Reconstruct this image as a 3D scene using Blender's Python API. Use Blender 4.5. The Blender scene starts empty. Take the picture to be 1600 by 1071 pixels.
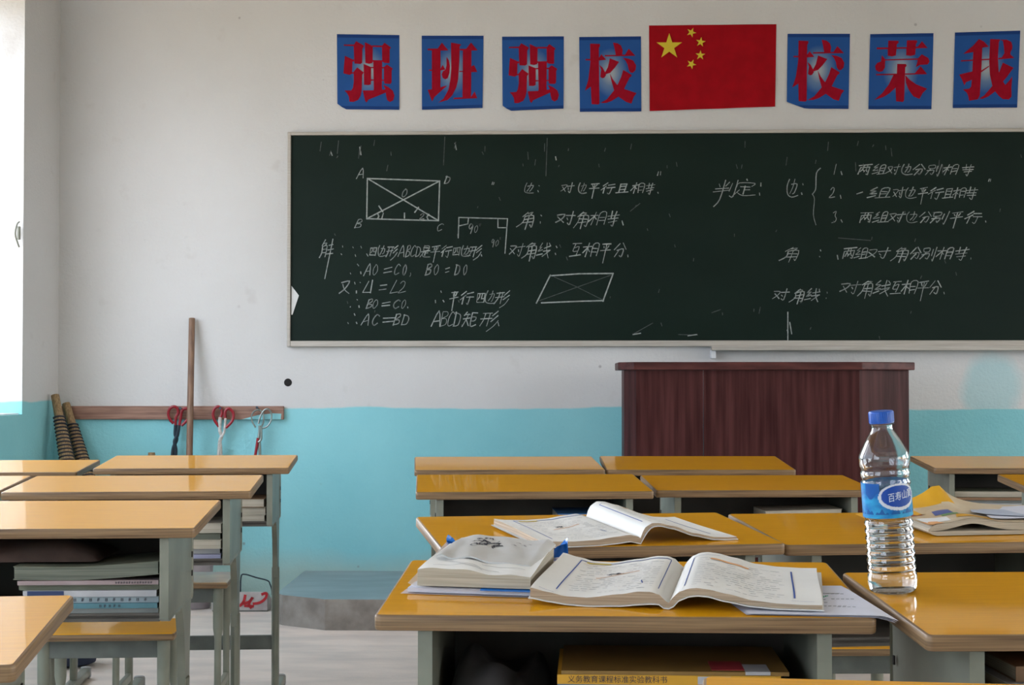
import bpy, bmesh, math, random
from mathutils import Vector, Matrix, Euler
random.seed(7)
S = bpy.context.scene
COL = S.collection

# ------------------------------------------------------------------ camera
F_PX, PW, PH = 2490.0, 1600.0, 1071.0
CAM_Z, HORIZON = 1.04, 594.0
PITCH = math.atan((HORIZON - PH / 2) / F_PX)
YAW = math.radians(1.84)
cam = bpy.data.cameras.new('camera')
cam.sensor_fit = 'HORIZONTAL'
cam.sensor_width = 36.0
cam.lens = 36.0 * F_PX / PW
cam.clip_start = 0.05
cam_o = bpy.data.objects.new('camera', cam)
COL.objects.link(cam_o)
cam_o.location = (0, 0, CAM_Z)
cam_o.rotation_euler = (math.pi / 2 + PITCH, 0, YAW)
S.camera = cam_o
ROT = Euler((math.pi / 2 + PITCH, 0, YAW)).to_matrix()
CAM_P = Vector((0, 0, CAM_Z))

# ------------------------------------------------------------------ sky, light, exposure
WALL_Y, WALL_LX, WALL_RX, BACK_Y, CEIL_Z = 7.6, -2.43, 5.2, -2.6, 3.35
SKY_LEFT, SKY_RIGHT, GROUND, HAZE_SUN, FRONT_SKY = 3.4, 11.0, 2.5, 3.3, 16.0
S.view_settings.view_transform = 'Standard'
S.view_settings.look = 'None'
S.view_settings.gamma = 1.0
S.view_settings.use_curve_mapping = False
S.view_settings.exposure = 0.0
W = bpy.data.worlds.new('sky')
S.world = W
W.use_nodes = True
wn, wl = W.node_tree.nodes, W.node_tree.links
wn.clear()
w_out = wn.new('ShaderNodeOutputWorld')
w_bg = wn.new('ShaderNodeBackground')
w_tc = wn.new('ShaderNodeTexCoord')
w_sep = wn.new('ShaderNodeSeparateXYZ')
w_map = wn.new('ShaderNodeMapRange')
w_mix = wn.new('ShaderNodeMix')
w_mix.data_type = 'RGBA'
w_map.inputs[1].default_value = -0.5
w_map.inputs[2].default_value = 0.5
w_mix.inputs[6].default_value = (0.80 * SKY_LEFT, 0.93 * SKY_LEFT, 1.12 * SKY_LEFT, 1)
w_mix.inputs[7].default_value = (0.96 * SKY_RIGHT, 0.98 * SKY_RIGHT, 0.98 * SKY_RIGHT, 1)
wl.new(w_tc.outputs['Generated'], w_sep.inputs[0])
wl.new(w_sep.outputs['X'], w_map.inputs[0])
wl.new(w_map.outputs[0], w_mix.inputs[0])
w_gnd = wn.new('ShaderNodeMix')
w_gnd.data_type = 'RGBA'
w_gnd.inputs[6].default_value = (1.08 * GROUND, 0.96 * GROUND, 0.76 * GROUND, 1)
w_elev = wn.new('ShaderNodeMapRange')
w_elev.inputs[1].default_value = -0.06
w_elev.inputs[2].default_value = 0.03
wl.new(w_sep.outputs['Z'], w_elev.inputs[0])
wl.new(w_elev.outputs[0], w_gnd.inputs[0])
wl.new(w_mix.outputs[2], w_gnd.inputs[7])
# broad bright patch of hazy cloud where the veiled sun stands, seen through the left windows
w_dot = wn.new('ShaderNodeVectorMath')
w_dot.operation = 'DOT_PRODUCT'
w_dot.inputs[1].default_value = Vector((-0.60, -0.68, 0.42)).normalized()
w_nrm = wn.new('ShaderNodeVectorMath')
w_nrm.operation = 'NORMALIZE'
wl.new(w_tc.outputs['Generated'], w_nrm.inputs[0])
wl.new(w_nrm.outputs[0], w_dot.inputs[0])
w_lobe = wn.new('ShaderNodeMapRange')
w_lobe.interpolation_type = 'SMOOTHSTEP'
w_lobe.inputs[1].default_value = math.cos(math.radians(30))
w_lobe.inputs[2].default_value = math.cos(math.radians(6))
w_lobe.inputs[4].default_value = HAZE_SUN
wl.new(w_dot.outputs['Value'], w_lobe.inputs[0])
w_sun = wn.new('ShaderNodeMix')
w_sun.data_type = 'RGBA'
w_sun.blend_type = 'ADD'
w_sun.inputs[0].default_value = 1.0
w_tint = wn.new('ShaderNodeVectorMath')
w_tint.operation = 'SCALE'
w_tint.inputs[0].default_value = (0.90, 0.97, 1.10)
wl.new(w_lobe.outputs[0], w_tint.inputs['Scale'])
wl.new(w_gnd.outputs[2], w_sun.inputs[6])
wl.new(w_tint.outputs[0], w_sun.inputs[7])
# bright low sky ahead on the left, the part the far window and the desk tops mirror
w_dot2 = wn.new('ShaderNodeVectorMath')
w_dot2.operation = 'DOT_PRODUCT'
w_dot2.inputs[1].default_value = Vector((-0.42, 0.88, 0.22)).normalized()
wl.new(w_nrm.outputs[0], w_dot2.inputs[0])
w_front = wn.new('ShaderNodeMapRange')
w_front.interpolation_type = 'SMOOTHSTEP'
w_front.inputs[1].default_value = math.cos(math.radians(42))
w_front.inputs[2].default_value = math.cos(math.radians(12))
w_front.inputs[4].default_value = FRONT_SKY
wl.new(w_dot2.outputs['Value'], w_front.inputs[0])
w_tint2 = wn.new('ShaderNodeVectorMath')
w_tint2.operation = 'SCALE'
w_tint2.inputs[0].default_value = (0.93, 0.98, 1.05)
wl.new(w_front.outputs[0], w_tint2.inputs['Scale'])
w_up = wn.new('ShaderNodeVectorMath')
w_up.operation = 'SCALE'
wl.new(w_tint2.outputs[0], w_up.inputs[0])
wl.new(w_elev.outputs[0], w_up.inputs['Scale'])
w_add = wn.new('ShaderNodeMix')
w_add.data_type = 'RGBA'
w_add.blend_type = 'ADD'
w_add.inputs[0].default_value = 1.0
wl.new(w_sun.outputs[2], w_add.inputs[6])
wl.new(w_up.outputs[0], w_add.inputs[7])
wl.new(w_add.outputs[2], w_bg.inputs[0])
wl.new(w_bg.outputs[0], w_out.inputs[0])
# window openings: (y0, y1, z0, z1)
WIN_L = [(4.3, 7.09, 0.885, 2.78), (0.9, 3.9, 0.885, 2.78), (-2.3, 0.5, 0.885, 2.78)]
WIN_R = [(4.6, 6.4, 1.0, 2.5), (1.4, 3.4, 1.0, 2.5), (-1.8, 0.2, 1.0, 2.5)]
for lst, x, rz in ((WIN_L, WALL_LX - 0.27, -1), (WIN_R, WALL_RX + 0.27, 1)):
    for (y0, y1, z0, z1) in lst:          # portals: they only help the renderer find the sky through each window
        l = bpy.data.lights.new('window_portal', 'AREA')
        l.shape = 'RECTANGLE'
        l.size, l.size_y = (y1 - y0), (z1 - z0)
        l.cycles.is_portal = True
        o = bpy.data.objects.new('window_portal', l)
        COL.objects.link(o)
        o.location = (x, (y0 + y1) / 2, (z0 + z1) / 2)
        d = Vector((-rz, 0, 0))
        o.rotation_euler = d.to_track_quat('-Z', 'Z').to_euler()
        # the quaternion keeps Z up along local Y; size_y is therefore the height


# ------------------------------------------------------------------ helpers
def ray(px, py):
    return ROT @ Vector(((px - PW / 2) / F_PX, (PH / 2 - py) / F_PX, -1.0))


def at_y(px, py, y):
    r = ray(px, py)
    return CAM_P + r * (y / r.y)


def at_z(px, py, z):
    r = ray(px, py)
    return CAM_P + r * ((z - CAM_Z) / r.z)


def srgb(*c):
    return tuple((v / 255 / 12.92 if v / 255 <= 0.04045 else ((v / 255 + 0.055) / 1.055) ** 2.4) for v in c)


def empty(name, loc=(0, 0, 0), rot=(0, 0, 0)):
    o = bpy.data.objects.new(name, None)
    COL.objects.link(o)
    o.location, o.rotation_euler = loc, rot
    o.empty_display_size = 0.05
    return o


def tag(o, label=None, cat=None, group=None, kind=None):
    for k, v in (('label', label), ('category', cat), ('group', group), ('kind', kind)):
        if v:
            o[k] = v
    return o


def link(name, bm, mats, parent=None, smooth=False, loc=None, rot=None):
    me = bpy.data.meshes.new(name)
    bmesh.ops.recalc_face_normals(bm, faces=bm.faces)
    bm.to_mesh(me)
    bm.free()
    for m in (mats if isinstance(mats, (list, tuple)) else [mats]):
        me.materials.append(m)
    if smooth:
        me.polygons.foreach_set('use_smooth', [True] * len(me.polygons))
        me.set_sharp_from_angle(angle=math.radians(40))
    o = bpy.data.objects.new(name, me)
    COL.objects.link(o)
    if parent:
        o.parent = parent
    if loc:
        o.location = loc
    if rot:
        o.rotation_euler = rot
    return o


def box(bm, a, b, bev=0.0, seg=2, mi=0):
    r = bmesh.ops.create_cube(bm, size=1.0)
    vs = r['verts']
    for v in vs:
        v.co = Vector([(a[i] + b[i]) / 2 + v.co[i] * (b[i] - a[i]) for i in range(3)])
    fs = list({f for v in vs for f in v.link_faces})
    for f in fs:
        f.material_index = mi
    if bev:
        es = list({e for v in vs for e in v.link_edges})
        bmesh.ops.bevel(bm, geom=es, offset=bev, segments=seg, profile=0.5, affect='EDGES')
    return bm


def prism(bm, pts, h0, h1, axis='z', mi=0):
    """polygon pts (2D) extruded along axis between h0 and h1"""
    def c(p, h):
        return {'z': (p[0], p[1], h), 'x': (h, p[0], p[1]), 'y': (p[0], h, p[1])}[axis]
    lo = [bm.verts.new(c(p, h0)) for p in pts]
    hi = [bm.verts.new(c(p, h1)) for p in pts]
    n = len(pts)
    fs = [bm.faces.new(lo[::-1]), bm.faces.new(hi)]
    for i in range(n):
        fs.append(bm.faces.new((lo[i], lo[(i + 1) % n], hi[(i + 1) % n], hi[i])))
    for f in fs:
        f.material_index = mi
    return fs


def tube(bm, pts, r, n=8, mi=0, caps=True, flat=1.0):
    pts = [Vector(p) for p in pts]
    rs = r if isinstance(r, (list, tuple)) else [r] * len(pts)
    rings = []
    up = Vector((0.13, 0.31, 0.94)).normalized()
    t0 = (pts[1] - pts[0]).normalized()
    if abs(t0.dot(up)) > 0.9:
        up = Vector((1, 0, 0))
    nx = t0.cross(up).normalized()
    for i, p in enumerate(pts):
        a = pts[max(i - 1, 0)]
        b = pts[min(i + 1, len(pts) - 1)]
        t = (b - a).normalized()
        nx = (nx - t * nx.dot(t)).normalized()
        ny = t.cross(nx)
        rings.append([bm.verts.new(p + (nx * math.cos(2 * math.pi * k / n) + ny * math.sin(2 * math.pi * k / n) * flat) * rs[i]) for k in range(n)])
    fs = []
    for i in range(len(rings) - 1):
        for k in range(n):
            fs.append(bm.faces.new((rings[i][k], rings[i][(k + 1) % n], rings[i + 1][(k + 1) % n], rings[i + 1][k])))
    if caps:
        fs.append(bm.faces.new(rings[0][::-1]))
        fs.append(bm.faces.new(rings[-1]))
    for f in fs:
        f.material_index = mi
    return rings


def smooth_path(pts, n=6):
    pts = [Vector(p) for p in pts]
    out = []
    for i in range(len(pts) - 1):
        p0, p1, p2, p3 = pts[max(i - 1, 0)], pts[i], pts[i + 1], pts[min(i + 2, len(pts) - 1)]
        for k in range(n):
            t = k / n
            out.append(0.5 * ((2 * p1) + (p2 - p0) * t + (2 * p0 - 5 * p1 + 4 * p2 - p3) * t * t + (3 * p1 - p0 - 3 * p2 + p3) * t ** 3))
    out.append(pts[-1])
    return out


def lathe(bm, prof, n=48, mi=0, cap0=False, cap1=False):
    rings = []
    for (r, z) in prof:
        rings.append([bm.verts.new((r * math.cos(2 * math.pi * k / n), r * math.sin(2 * math.pi * k / n), z)) for k in range(n)])
    for i in range(len(rings) - 1):
        for k in range(n):
            f = bm.faces.new((rings[i][k], rings[i][(k + 1) % n], rings[i + 1][(k + 1) % n], rings[i + 1][k]))
            f.material_index = mi
    if cap0:
        bm.faces.new(rings[0][::-1]).material_index = mi
    if cap1:
        bm.faces.new(rings[-1]).material_index = mi
    return rings


def interp(curve, x):
    if x <= curve[0][0]:
        return curve[0][1]
    for (x0, y0), (x1, y1) in zip(curve, curve[1:]):
        if x <= x1:
            t = (x - x0) / (x1 - x0)
            t = t * t * (3 - 2 * t) * 0.5 + t * 0.5
            return y0 + (y1 - y0) * t
    return curve[-1][1]


# ------------------------------------------------------------------ materials
def new_mat(name):
    m = bpy.data.materials.new(name)
    m.use_nodes = True
    nt = m.node_tree
    return m, nt.nodes, nt.links, nt.nodes['Principled BSDF']


def mat(name, col, rough=0.5, var=0.0, scale=20.0, stretch=(1, 1, 1), col2=None, bump=0.0, bump_scale=None, coat=0.0, coat_rough=0.05, metal=0.0, spec=0.5, detail=4.0):
    m, n, l, b = new_mat(name)
    b.inputs['Roughness'].default_value = rough
    b.inputs['Metallic'].default_value = metal
    b.inputs['Specular IOR Level'].default_value = spec
    b.inputs['Coat Weight'].default_value = coat
    b.inputs['Coat Roughness'].default_value = coat_rough
    b.inputs['Base Color'].default_value = (*col, 1)
    if var or col2 or bump:
        tc = n.new('ShaderNodeTexCoord')
        mp = n.new('ShaderNodeMapping')
        mp.inputs['Scale'].default_value = stretch
        l.new(tc.outputs['Object'], mp.inputs[0])
        nz = n.new('ShaderNodeTexNoise')
        nz.inputs['Scale'].default_value = scale
        nz.inputs['Detail'].default_value = detail
        l.new(mp.outputs[0], nz.inputs['Vector'])
        if var or col2:
            mx = n.new('ShaderNodeMix')
            mx.data_type = 'RGBA'
            c2 = col2 or tuple(max(0, c * (1 - var)) for c in col)
            c1 = col if col2 else tuple(c * (1 + var * 0.5) for c in col)
            mx.inputs[6].default_value = (*c1, 1)
            mx.inputs[7].default_value = (*c2, 1)
            rp = n.new('ShaderNodeMapRange')
            rp.inputs[1].default_value = 0.35
            rp.inputs[2].default_value = 0.65
            l.new(nz.outputs[0], rp.inputs[0])
            l.new(rp.outputs[0], mx.inputs[0])
            l.new(mx.outputs[2], b.inputs['Base Color'])
        if bump:
            bp = n.new('ShaderNodeBump')
            bp.inputs['Strength'].default_value = bump
            bp.inputs['Distance'].default_value = 0.004
            if bump_scale:
                nz2 = n.new('ShaderNodeTexNoise')
                nz2.inputs['Scale'].default_value = bump_scale
                nz2.inputs['Detail'].default_value = 5
                l.new(tc.outputs['Object'], nz2.inputs['Vector'])
                l.new(nz2.outputs[0], bp.inputs['Height'])
            else:
                l.new(nz.outputs[0], bp.inputs['Height'])
            l.new(bp.outputs[0], b.inputs['Normal'])
    return m


def wall_mat(name, border, teal=True, patch=None):
    """white distemper above, turquoise dado below a wavering painted line; specks and scuffs"""
    m, n, l, b = new_mat(name)
    g = n.new('ShaderNodeNewGeometry')
    sep = n.new('ShaderNodeSeparateXYZ')
    l.new(g.outputs['Position'], sep.inputs[0])

    def noise(scale, detail=4, vec=None):
        z = n.new('ShaderNodeTexNoise')
        z.inputs['Scale'].default_value = scale
        z.inputs['Detail'].default_value = detail
        l.new(vec or g.outputs['Position'], z.inputs['Vector'])
        return z.outputs[0]

    def rng(v, a, c, lo=0.0, hi=1.0):
        r = n.new('ShaderNodeMapRange')
        r.inputs[1].default_value, r.inputs[2].default_value = a, c
        r.inputs[3].default_value, r.inputs[4].default_value = lo, hi
        l.new(v, r.inputs[0])
        return r.outputs[0]

    def math_(op, a, c):
        q = n.new('ShaderNodeMath')
        q.operation = op
        for i, v in enumerate((a, c)):
            if isinstance(v, (int, float)):
                q.inputs[i].default_value = v
            else:
                l.new(v, q.inputs[i])
        return q.outputs[0]

    def mix(f, a, c):
        q = n.new('ShaderNodeMix')
        q.data_type = 'RGBA'
        l.new(f, q.inputs[0]) if not isinstance(f, float) else setattr(q.inputs[0], 'default_value', f)
        for i, v in ((6, a), (7, c)):
            if isinstance(v, tuple):
                q.inputs[i].default_value = (*v, 1)
            else:
                l.new(v, q.inputs[i])
        return q.outputs[2]

    white = mix(rng(noise(1.1), 0.35, 0.7), (0.675, 0.665, 0.66), (0.615, 0.60, 0.585))
    white = mix(rng(noise(7, 6), 0.66, 0.74, 0, 0.35), white, (0.52, 0.49, 0.47))
    col = white
    z = sep.outputs['Z']
    if teal:
        wob = math_('MULTIPLY', math_('SUBTRACT', noise(2.3, 6), 0.5), 0.05)
        zz = math_('ADD', z, wob)
        tq = mix(rng(noise(1.6, 5), 0.35, 0.7), (0.285, 0.63, 0.675), (0.225, 0.56, 0.615))
        f = rng(zz, border + 0.004, border - 0.004)
        if patch:
            dx = math_('MULTIPLY', math_('SUBTRACT', sep.outputs['X'], patch[0]), patch[2])
            dz = math_('MULTIPLY', math_('SUBTRACT', z, patch[1]), patch[3])
            d2 = math_('ADD', math_('MULTIPLY', dx, dx), math_('MULTIPLY', dz, dz))
            d2 = math_('ADD', d2, math_('MULTIPLY', math_('SUBTRACT', noise(6, 5), 0.5), 1.2))
            f = math_('MAXIMUM', f, rng(d2, 1.1, 0.4, 0, 0.5))
        col = mix(f, white, tq)
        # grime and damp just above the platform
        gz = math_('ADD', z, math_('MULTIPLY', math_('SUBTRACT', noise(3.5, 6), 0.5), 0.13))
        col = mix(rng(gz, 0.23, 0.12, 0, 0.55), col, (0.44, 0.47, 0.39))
    vor = n.new('ShaderNodeTexVoronoi')
    vor.inputs['Scale'].default_value = 5.5
    l.new(g.outputs['Position'], vor.inputs['Vector'])
    sp = math_('ADD', vor.outputs['Distance'], math_('MULTIPLY', noise(40), 0.03))
    spk = rng(sp, 0.065, 0.04, 0, 0.55)
    spk = math_('MULTIPLY', spk, rng(noise(1.7, 2), 0.5, 0.58))
    col = mix(spk, col, (0.22, 0.19, 0.20))
    l.new(col, b.inputs['Base Color'])
    b.inputs['Roughness'].default_value = 0.75
    b.inputs['Specular IOR Level'].default_value = 0.3
    bp = n.new('ShaderNodeBump')
    bp.inputs['Strength'].default_value = 0.35
    bp.inputs['Distance'].default_value = 0.006
    l.new(math_('ADD', noise(26, 6), noise(70, 3)), bp.inputs['Height'])
    l.new(bp.outputs[0], b.inputs['Normal'])
    return m


def edge_mat(name, c1, c2):
    """plywood edge: thin bands across the thickness plus grain"""
    m, n, l, b = new_mat(name)
    tc = n.new('ShaderNodeTexCoord')
    mp = n.new('ShaderNodeMapping')
    mp.inputs['Scale'].default_value = (4, 4, 330)
    l.new(tc.outputs['Object'], mp.inputs[0])
    nz = n.new('ShaderNodeTexNoise')
    nz.inputs['Scale'].default_value = 1.0
    nz.inputs['Detail'].default_value = 5
    l.new(mp.outputs[0], nz.inputs['Vector'])
    mx = n.new('ShaderNodeMix')
    mx.data_type = 'RGBA'
    mx.inputs[6].default_value = (*c1, 1)
    mx.inputs[7].default_value = (*c2, 1)
    r = n.new('ShaderNodeMapRange')
    r.inputs[1].default_value, r.inputs[2].default_value = 0.35, 0.65
    l.new(nz.outputs[0], r.inputs[0])
    l.new(r.outputs[0], mx.inputs[0])
    l.new(mx.outputs[2], b.inputs['Base Color'])
    b.inputs['Roughness'].default_value = 0.45
    return m


def page_edge_mat(name, c1, c2, scale=700):
    m, n, l, b = new_mat(name)
    tc = n.new('ShaderNodeTexCoord')
    mp = n.new('ShaderNodeMapping')
    mp.inputs['Scale'].default_value = (6, 6, scale)
    l.new(tc.outputs['Object'], mp.inputs[0])
    nz = n.new('ShaderNodeTexNoise')
    nz.inputs['Scale'].default_value = 1.0
    nz.inputs['Detail'].default_value = 3
    l.new(mp.outputs[0], nz.inputs['Vector'])
    r = n.new('ShaderNodeMapRange')
    r.inputs[1].default_value, r.inputs[2].default_value = 0.36, 0.64
    mx = n.new('ShaderNodeMix')
    mx.data_type = 'RGBA'
    mx.inputs[6].default_value = (*c1, 1)
    mx.inputs[7].default_value = (*c2, 1)
    l.new(nz.outputs[0], r.inputs[0])
    l.new(r.outputs[0], mx.inputs[0])
    l.new(mx.outputs[2], b.inputs['Base Color'])
    b.inputs['Roughness'].default_value = 0.8
    return m


M_TOP = mat('lacquered_plywood', (0.72, 0.335, 0.006), 0.5, scale=3.0, stretch=(3, 60, 3), col2=(0.65, 0.295, 0.005), spec=0.05, coat=0.58, coat_rough=0.04)
M_EDGE = edge_mat('plywood_edge', (0.30, 0.185, 0.09), (0.12, 0.066, 0.03))
M_STEEL = mat('grey_green_paint', (0.225, 0.232, 0.185), 0.38, var=0.2, scale=9, spec=0.5)
M_DARKSTEEL = mat('dark_grey_paint', (0.12, 0.13, 0.115), 0.45, var=0.25, scale=14)
M_TRAY = mat('tray_sheet', (0.075, 0.065, 0.055), 0.6, var=0.3, scale=8)
M_HOLE = mat('dark_slot', (0.012, 0.011, 0.010), 0.9)
M_CAP = mat('plastic_foot_cap', (0.35, 0.35, 0.35), 0.5)
M_SEAT_WORN = mat('worn_seat_wood', (0.45, 0.27, 0.10), 0.3, scale=7, col2=(0.23, 0.12, 0.05), coat=0.5, coat_rough=0.12)
M_FLOOR = mat('concrete_floor', (0.83, 0.725, 0.655), 0.6, scale=3.2, stretch=(1, 2.5, 1), col2=(0.66, 0.585, 0.535), bump=0.35, bump_scale=60, detail=8)
M_PLATTOP = mat('platform_cement_top', (0.30, 0.35, 0.37), 0.32, scale=3.0, col2=(0.21, 0.25, 0.27), stretch=(1, 3, 1), bump=0.08, bump_scale=30)
M_PLATSIDE = mat('platform_cement_side', (0.36, 0.33, 0.30), 0.85, scale=9, col2=(0.20, 0.175, 0.155), bump=0.3, bump_scale=40, detail=8)
M_WALLF = wall_mat('front_wall_paint', 0.905, patch=(2.02, 1.0, 7.0, 5.0))
M_WALLS = wall_mat('side_wall_paint', 0.945)
M_CEIL = mat('ceiling_white', (0.74, 0.72, 0.69), 0.8, var=0.05, scale=1)
M_WINFRAME = mat('window_frame_white', (0.75, 0.76, 0.78), 0.4)
M_BOARD = mat('chalkboard_green', (0.0035, 0.012, 0.0085), 0.5, scale=1.6, col2=(0.006, 0.016, 0.0115), stretch=(1, 1, 2), spec=0.15, detail=8)
M_FRAME = mat('board_frame_wood', (0.52, 0.48, 0.43), 0.6, scale=5, stretch=(1, 1, 30), col2=(0.42, 0.38, 0.33))
M_CHALK = mat('chalk', (0.40, 0.43, 0.41), 0.9, scale=60, col2=(0.22, 0.25, 0.24))
M_CHALKF = mat('faint_chalk', (0.10, 0.115, 0.11), 0.9, scale=60, col2=(0.05, 0.06, 0.058))
M_PAPER = mat('paper_white', (0.70, 0.70, 0.69), 0.7, var=0.06, scale=12)
M_PAGE = mat('page_white', (0.72, 0.71, 0.68), 0.65, var=0.05, scale=10)
M_PAGEEDGE = page_edge_mat('page_edges', (0.50, 0.39, 0.28), (0.30, 0.22, 0.15))
M_PAGEEDGE2 = page_edge_mat('grey_page_edges', (0.52, 0.47, 0.38), (0.36, 0.32, 0.25))
M_PAGEGREEN = page_edge_mat('newsprint_edges', (0.19, 0.20, 0.155), (0.10, 0.11, 0.085))
M_INK = mat('grey_print', (0.36, 0.37, 0.39), 0.7)
M_INKDARK = mat('dark_ink', (0.03, 0.03, 0.045), 0.7)
M_BLUEINK = mat('blue_print', (0.02, 0.07, 0.30), 0.6)
M_YELINK = mat('yellow_print', (0.62, 0.48, 0.08), 0.6)
M_ORINK = mat('orange_print', (0.70, 0.36, 0.16), 0.6)
M_MAROON = mat('maroon_paint', (0.034, 0.0045, 0.0045), 0.5, scale=3.0, stretch=(14, 14, 0.7), col2=(0.080, 0.022, 0.021), detail=9, bump=0.1, bump_scale=20, spec=0.2)
M_MAROON2 = mat('maroon_top_paint', (0.05, 0.010, 0.009), 0.45, spec=0.3, scale=6, stretch=(1, 6, 6), col2=(0.11, 0.03, 0.025))
M_RAIL = mat('rail_wood', (0.36, 0.20, 0.14), 0.6, scale=4, stretch=(1.2, 1, 22), col2=(0.20, 0.10, 0.07), detail=7)
M_STICK = mat('stick_wood', (0.25, 0.14, 0.085), 0.55, scale=8, stretch=(8, 8, 0.8), col2=(0.15, 0.08, 0.05))
M_BROOMWOOD = mat('broom_cane', (0.36, 0.24, 0.12), 0.7, scale=30, stretch=(6, 6, 0.6), col2=(0.18, 0.11, 0.05))
M_CORD = mat('dark_binding', (0.018, 0.018, 0.028), 0.7)
M_RED = mat('red_plastic', (0.27, 0.006, 0.016), 0.35)
M_IRON = mat('dark_iron', (0.02, 0.035, 0.05), 0.45, metal=0.3)
M_WHITEPAINT = mat('chipped_white_paint', (0.62, 0.60, 0.57), 0.6, scale=60, col2=(0.40, 0.37, 0.33))
M_WIRE = mat('steel_wire', (0.24, 0.27, 0.25), 0.35, metal=0.7)


# ------------------------------------------------------------------ the room
def slab(name, a, b, m):
    bm = bmesh.new()
    box(bm, a, b)
    return tag(link(name, bm, m), kind='structure')


T = 0.24
slab('floor', (WALL_LX - T, BACK_Y - T, -0.12), (WALL_RX + T, WALL_Y + T, 0.0), M_FLOOR)
slab('ceiling', (WALL_LX - T, BACK_Y - T, CEIL_Z), (WALL_RX + T, WALL_Y + T, CEIL_Z + 0.12), M_CEIL)
slab('wall_front', (WALL_LX - T, WALL_Y, 0), (WALL_RX + T, WALL_Y + T, CEIL_Z), M_WALLF)
slab('wall_back', (WALL_LX - T, BACK_Y - T, 0), (WALL_RX + T, BACK_Y, CEIL_Z), M_WALLS)


def side_wall(name, x0, x1, wins):
    bm = bmesh.new()
    ws = sorted(wins)
    ys = [BACK_Y]
    for (y0, y1, z0, z1) in ws:
        box(bm, (x0, ys[-1], 0), (x1, y0, CEIL_Z))
        box(bm, (x0, y0, 0), (x1, y1, z0))
        box(bm, (x0, y0, z1), (x1, y1, CEIL_Z))
        ys.append(y1)
    box(bm, (x0, ys[-1], 0), (x1, WALL_Y, CEIL_Z))
    bmesh.ops.remove_doubles(bm, verts=bm.verts, dist=1e-5)
    return tag(link(name, bm, M_WALLS), kind='structure')


side_wall('wall_left', WALL_LX - T, WALL_LX, WIN_L)
side_wall('wall_right', WALL_RX, WALL_RX + T, WIN_R)
mg, n, l, b = new_mat('window_glass')
n.remove(b)
tr, gl, mx = n.new('ShaderNodeBsdfTransparent'), n.new('ShaderNodeBsdfGlossy'), n.new('ShaderNodeMixShader')
gl.inputs['Roughness'].default_value = 0.02
mx.inputs[0].default_value = 0.06
l.new(tr.outputs[0], mx.inputs[1])
l.new(gl.outputs[0], mx.inputs[2])
l.new(mx.outputs[0], n['Material Output'].inputs[0])
M_GLASS = mg
for i, (lst, x, s) in enumerate(((WIN_L, WALL_LX, -1), (WIN_R, WALL_RX, 1))):
    for j, (y0, y1, z0, z1) in enumerate(lst):
        num = i * 3 + j + 1
        root = tag(empty('window_%d' % num, (x + s * 0.20, (y0 + y1) / 2, z0)), kind='structure')
        hy, hz = (y1 - y0) / 2, z1 - z0
        fr = 0.022
        bm = bmesh.new()
        for q in (-hy, hy - fr):
            box(bm, (-0.015, q, 0), (0.015, q + fr, hz))
        for q in (0, hz - fr, hz * 0.72):
            box(bm, (-0.014, -hy, q), (0.014, hy, q + fr))
        for q in (-hy / 3, hy / 3):
            box(bm, (-0.013, q - fr / 2, 0), (0.013, q + fr / 2, hz))
        f = link('window_frame', bm, M_WINFRAME, root)
        bm = bmesh.new()
        box(bm, (-0.003, -hy + fr * 0.5, fr * 0.5), (0.003, hy - fr * 0.5, hz - fr * 0.5))
        link('window_pane', bm, M_GLASS, root)
        bm = bmesh.new()
        box(bm, (-0.05 if s < 0 else -.185, -hy, -0.002), (0.185 if s < 0 else .05, hy, 0.006), 0.002)
        link('window_sill', bm, M_WINFRAME, root)
        if num == 1:
            p = at_y(31, 361, 7.0)
            bm = bmesh.new()
            tube(bm, smooth_path([(0, 0, .05), (0.0, -.03, .035), (0.0, -.05, -.01), (0, -.015, -.05), (0, 0, -.062)]), 0.004, 6)
            box(bm, (-.006, -.012, -.03), (.006, .004, .03), 0.003)
            link('window_latch', bm, M_STEEL, root, loc=(WALL_LX - .012 - root.location.x, 7.07 - root.location.y, 1.70 - root.location.z))

# raised teaching platform
bm = bmesh.new()
PZ = 0.128
fs = prism(bm, [(-1.235, WALL_Y), (-1.225, 6.80), (-1.19, 6.745), (-0.99, 6.615), (WALL_RX, 6.615), (WALL_RX, WALL_Y)], 0.0, PZ, mi=1)
fs[1].material_index = 0
tag(link('platform_floor', bm, [M_PLATTOP, M_PLATSIDE]), kind='structure')

# ------------------------------------------------------------------ chalkboard
BY = WALL_Y - 0.022


def bpt(px, py):
    p = at_y(px, py, BY - 0.0012)
    return (p.x, p.z)


tl, br = at_y(455, 212, BY), at_y(455, 533, BY)
BX0, BX1, BZ0, BZ1 = tl.x, 4.35, br.z, tl.z
board = empty('chalkboard', (BX0, BY, BZ0))
tag(board, 'long dark green chalkboard covered in chalk geometry notes, fixed below the row of posters', 'chalkboard')


def brel(bm):
    bmesh.ops.translate(bm, vec=Vector((-BX0, -BY, -BZ0)), verts=bm.verts)
    return bm


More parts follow.
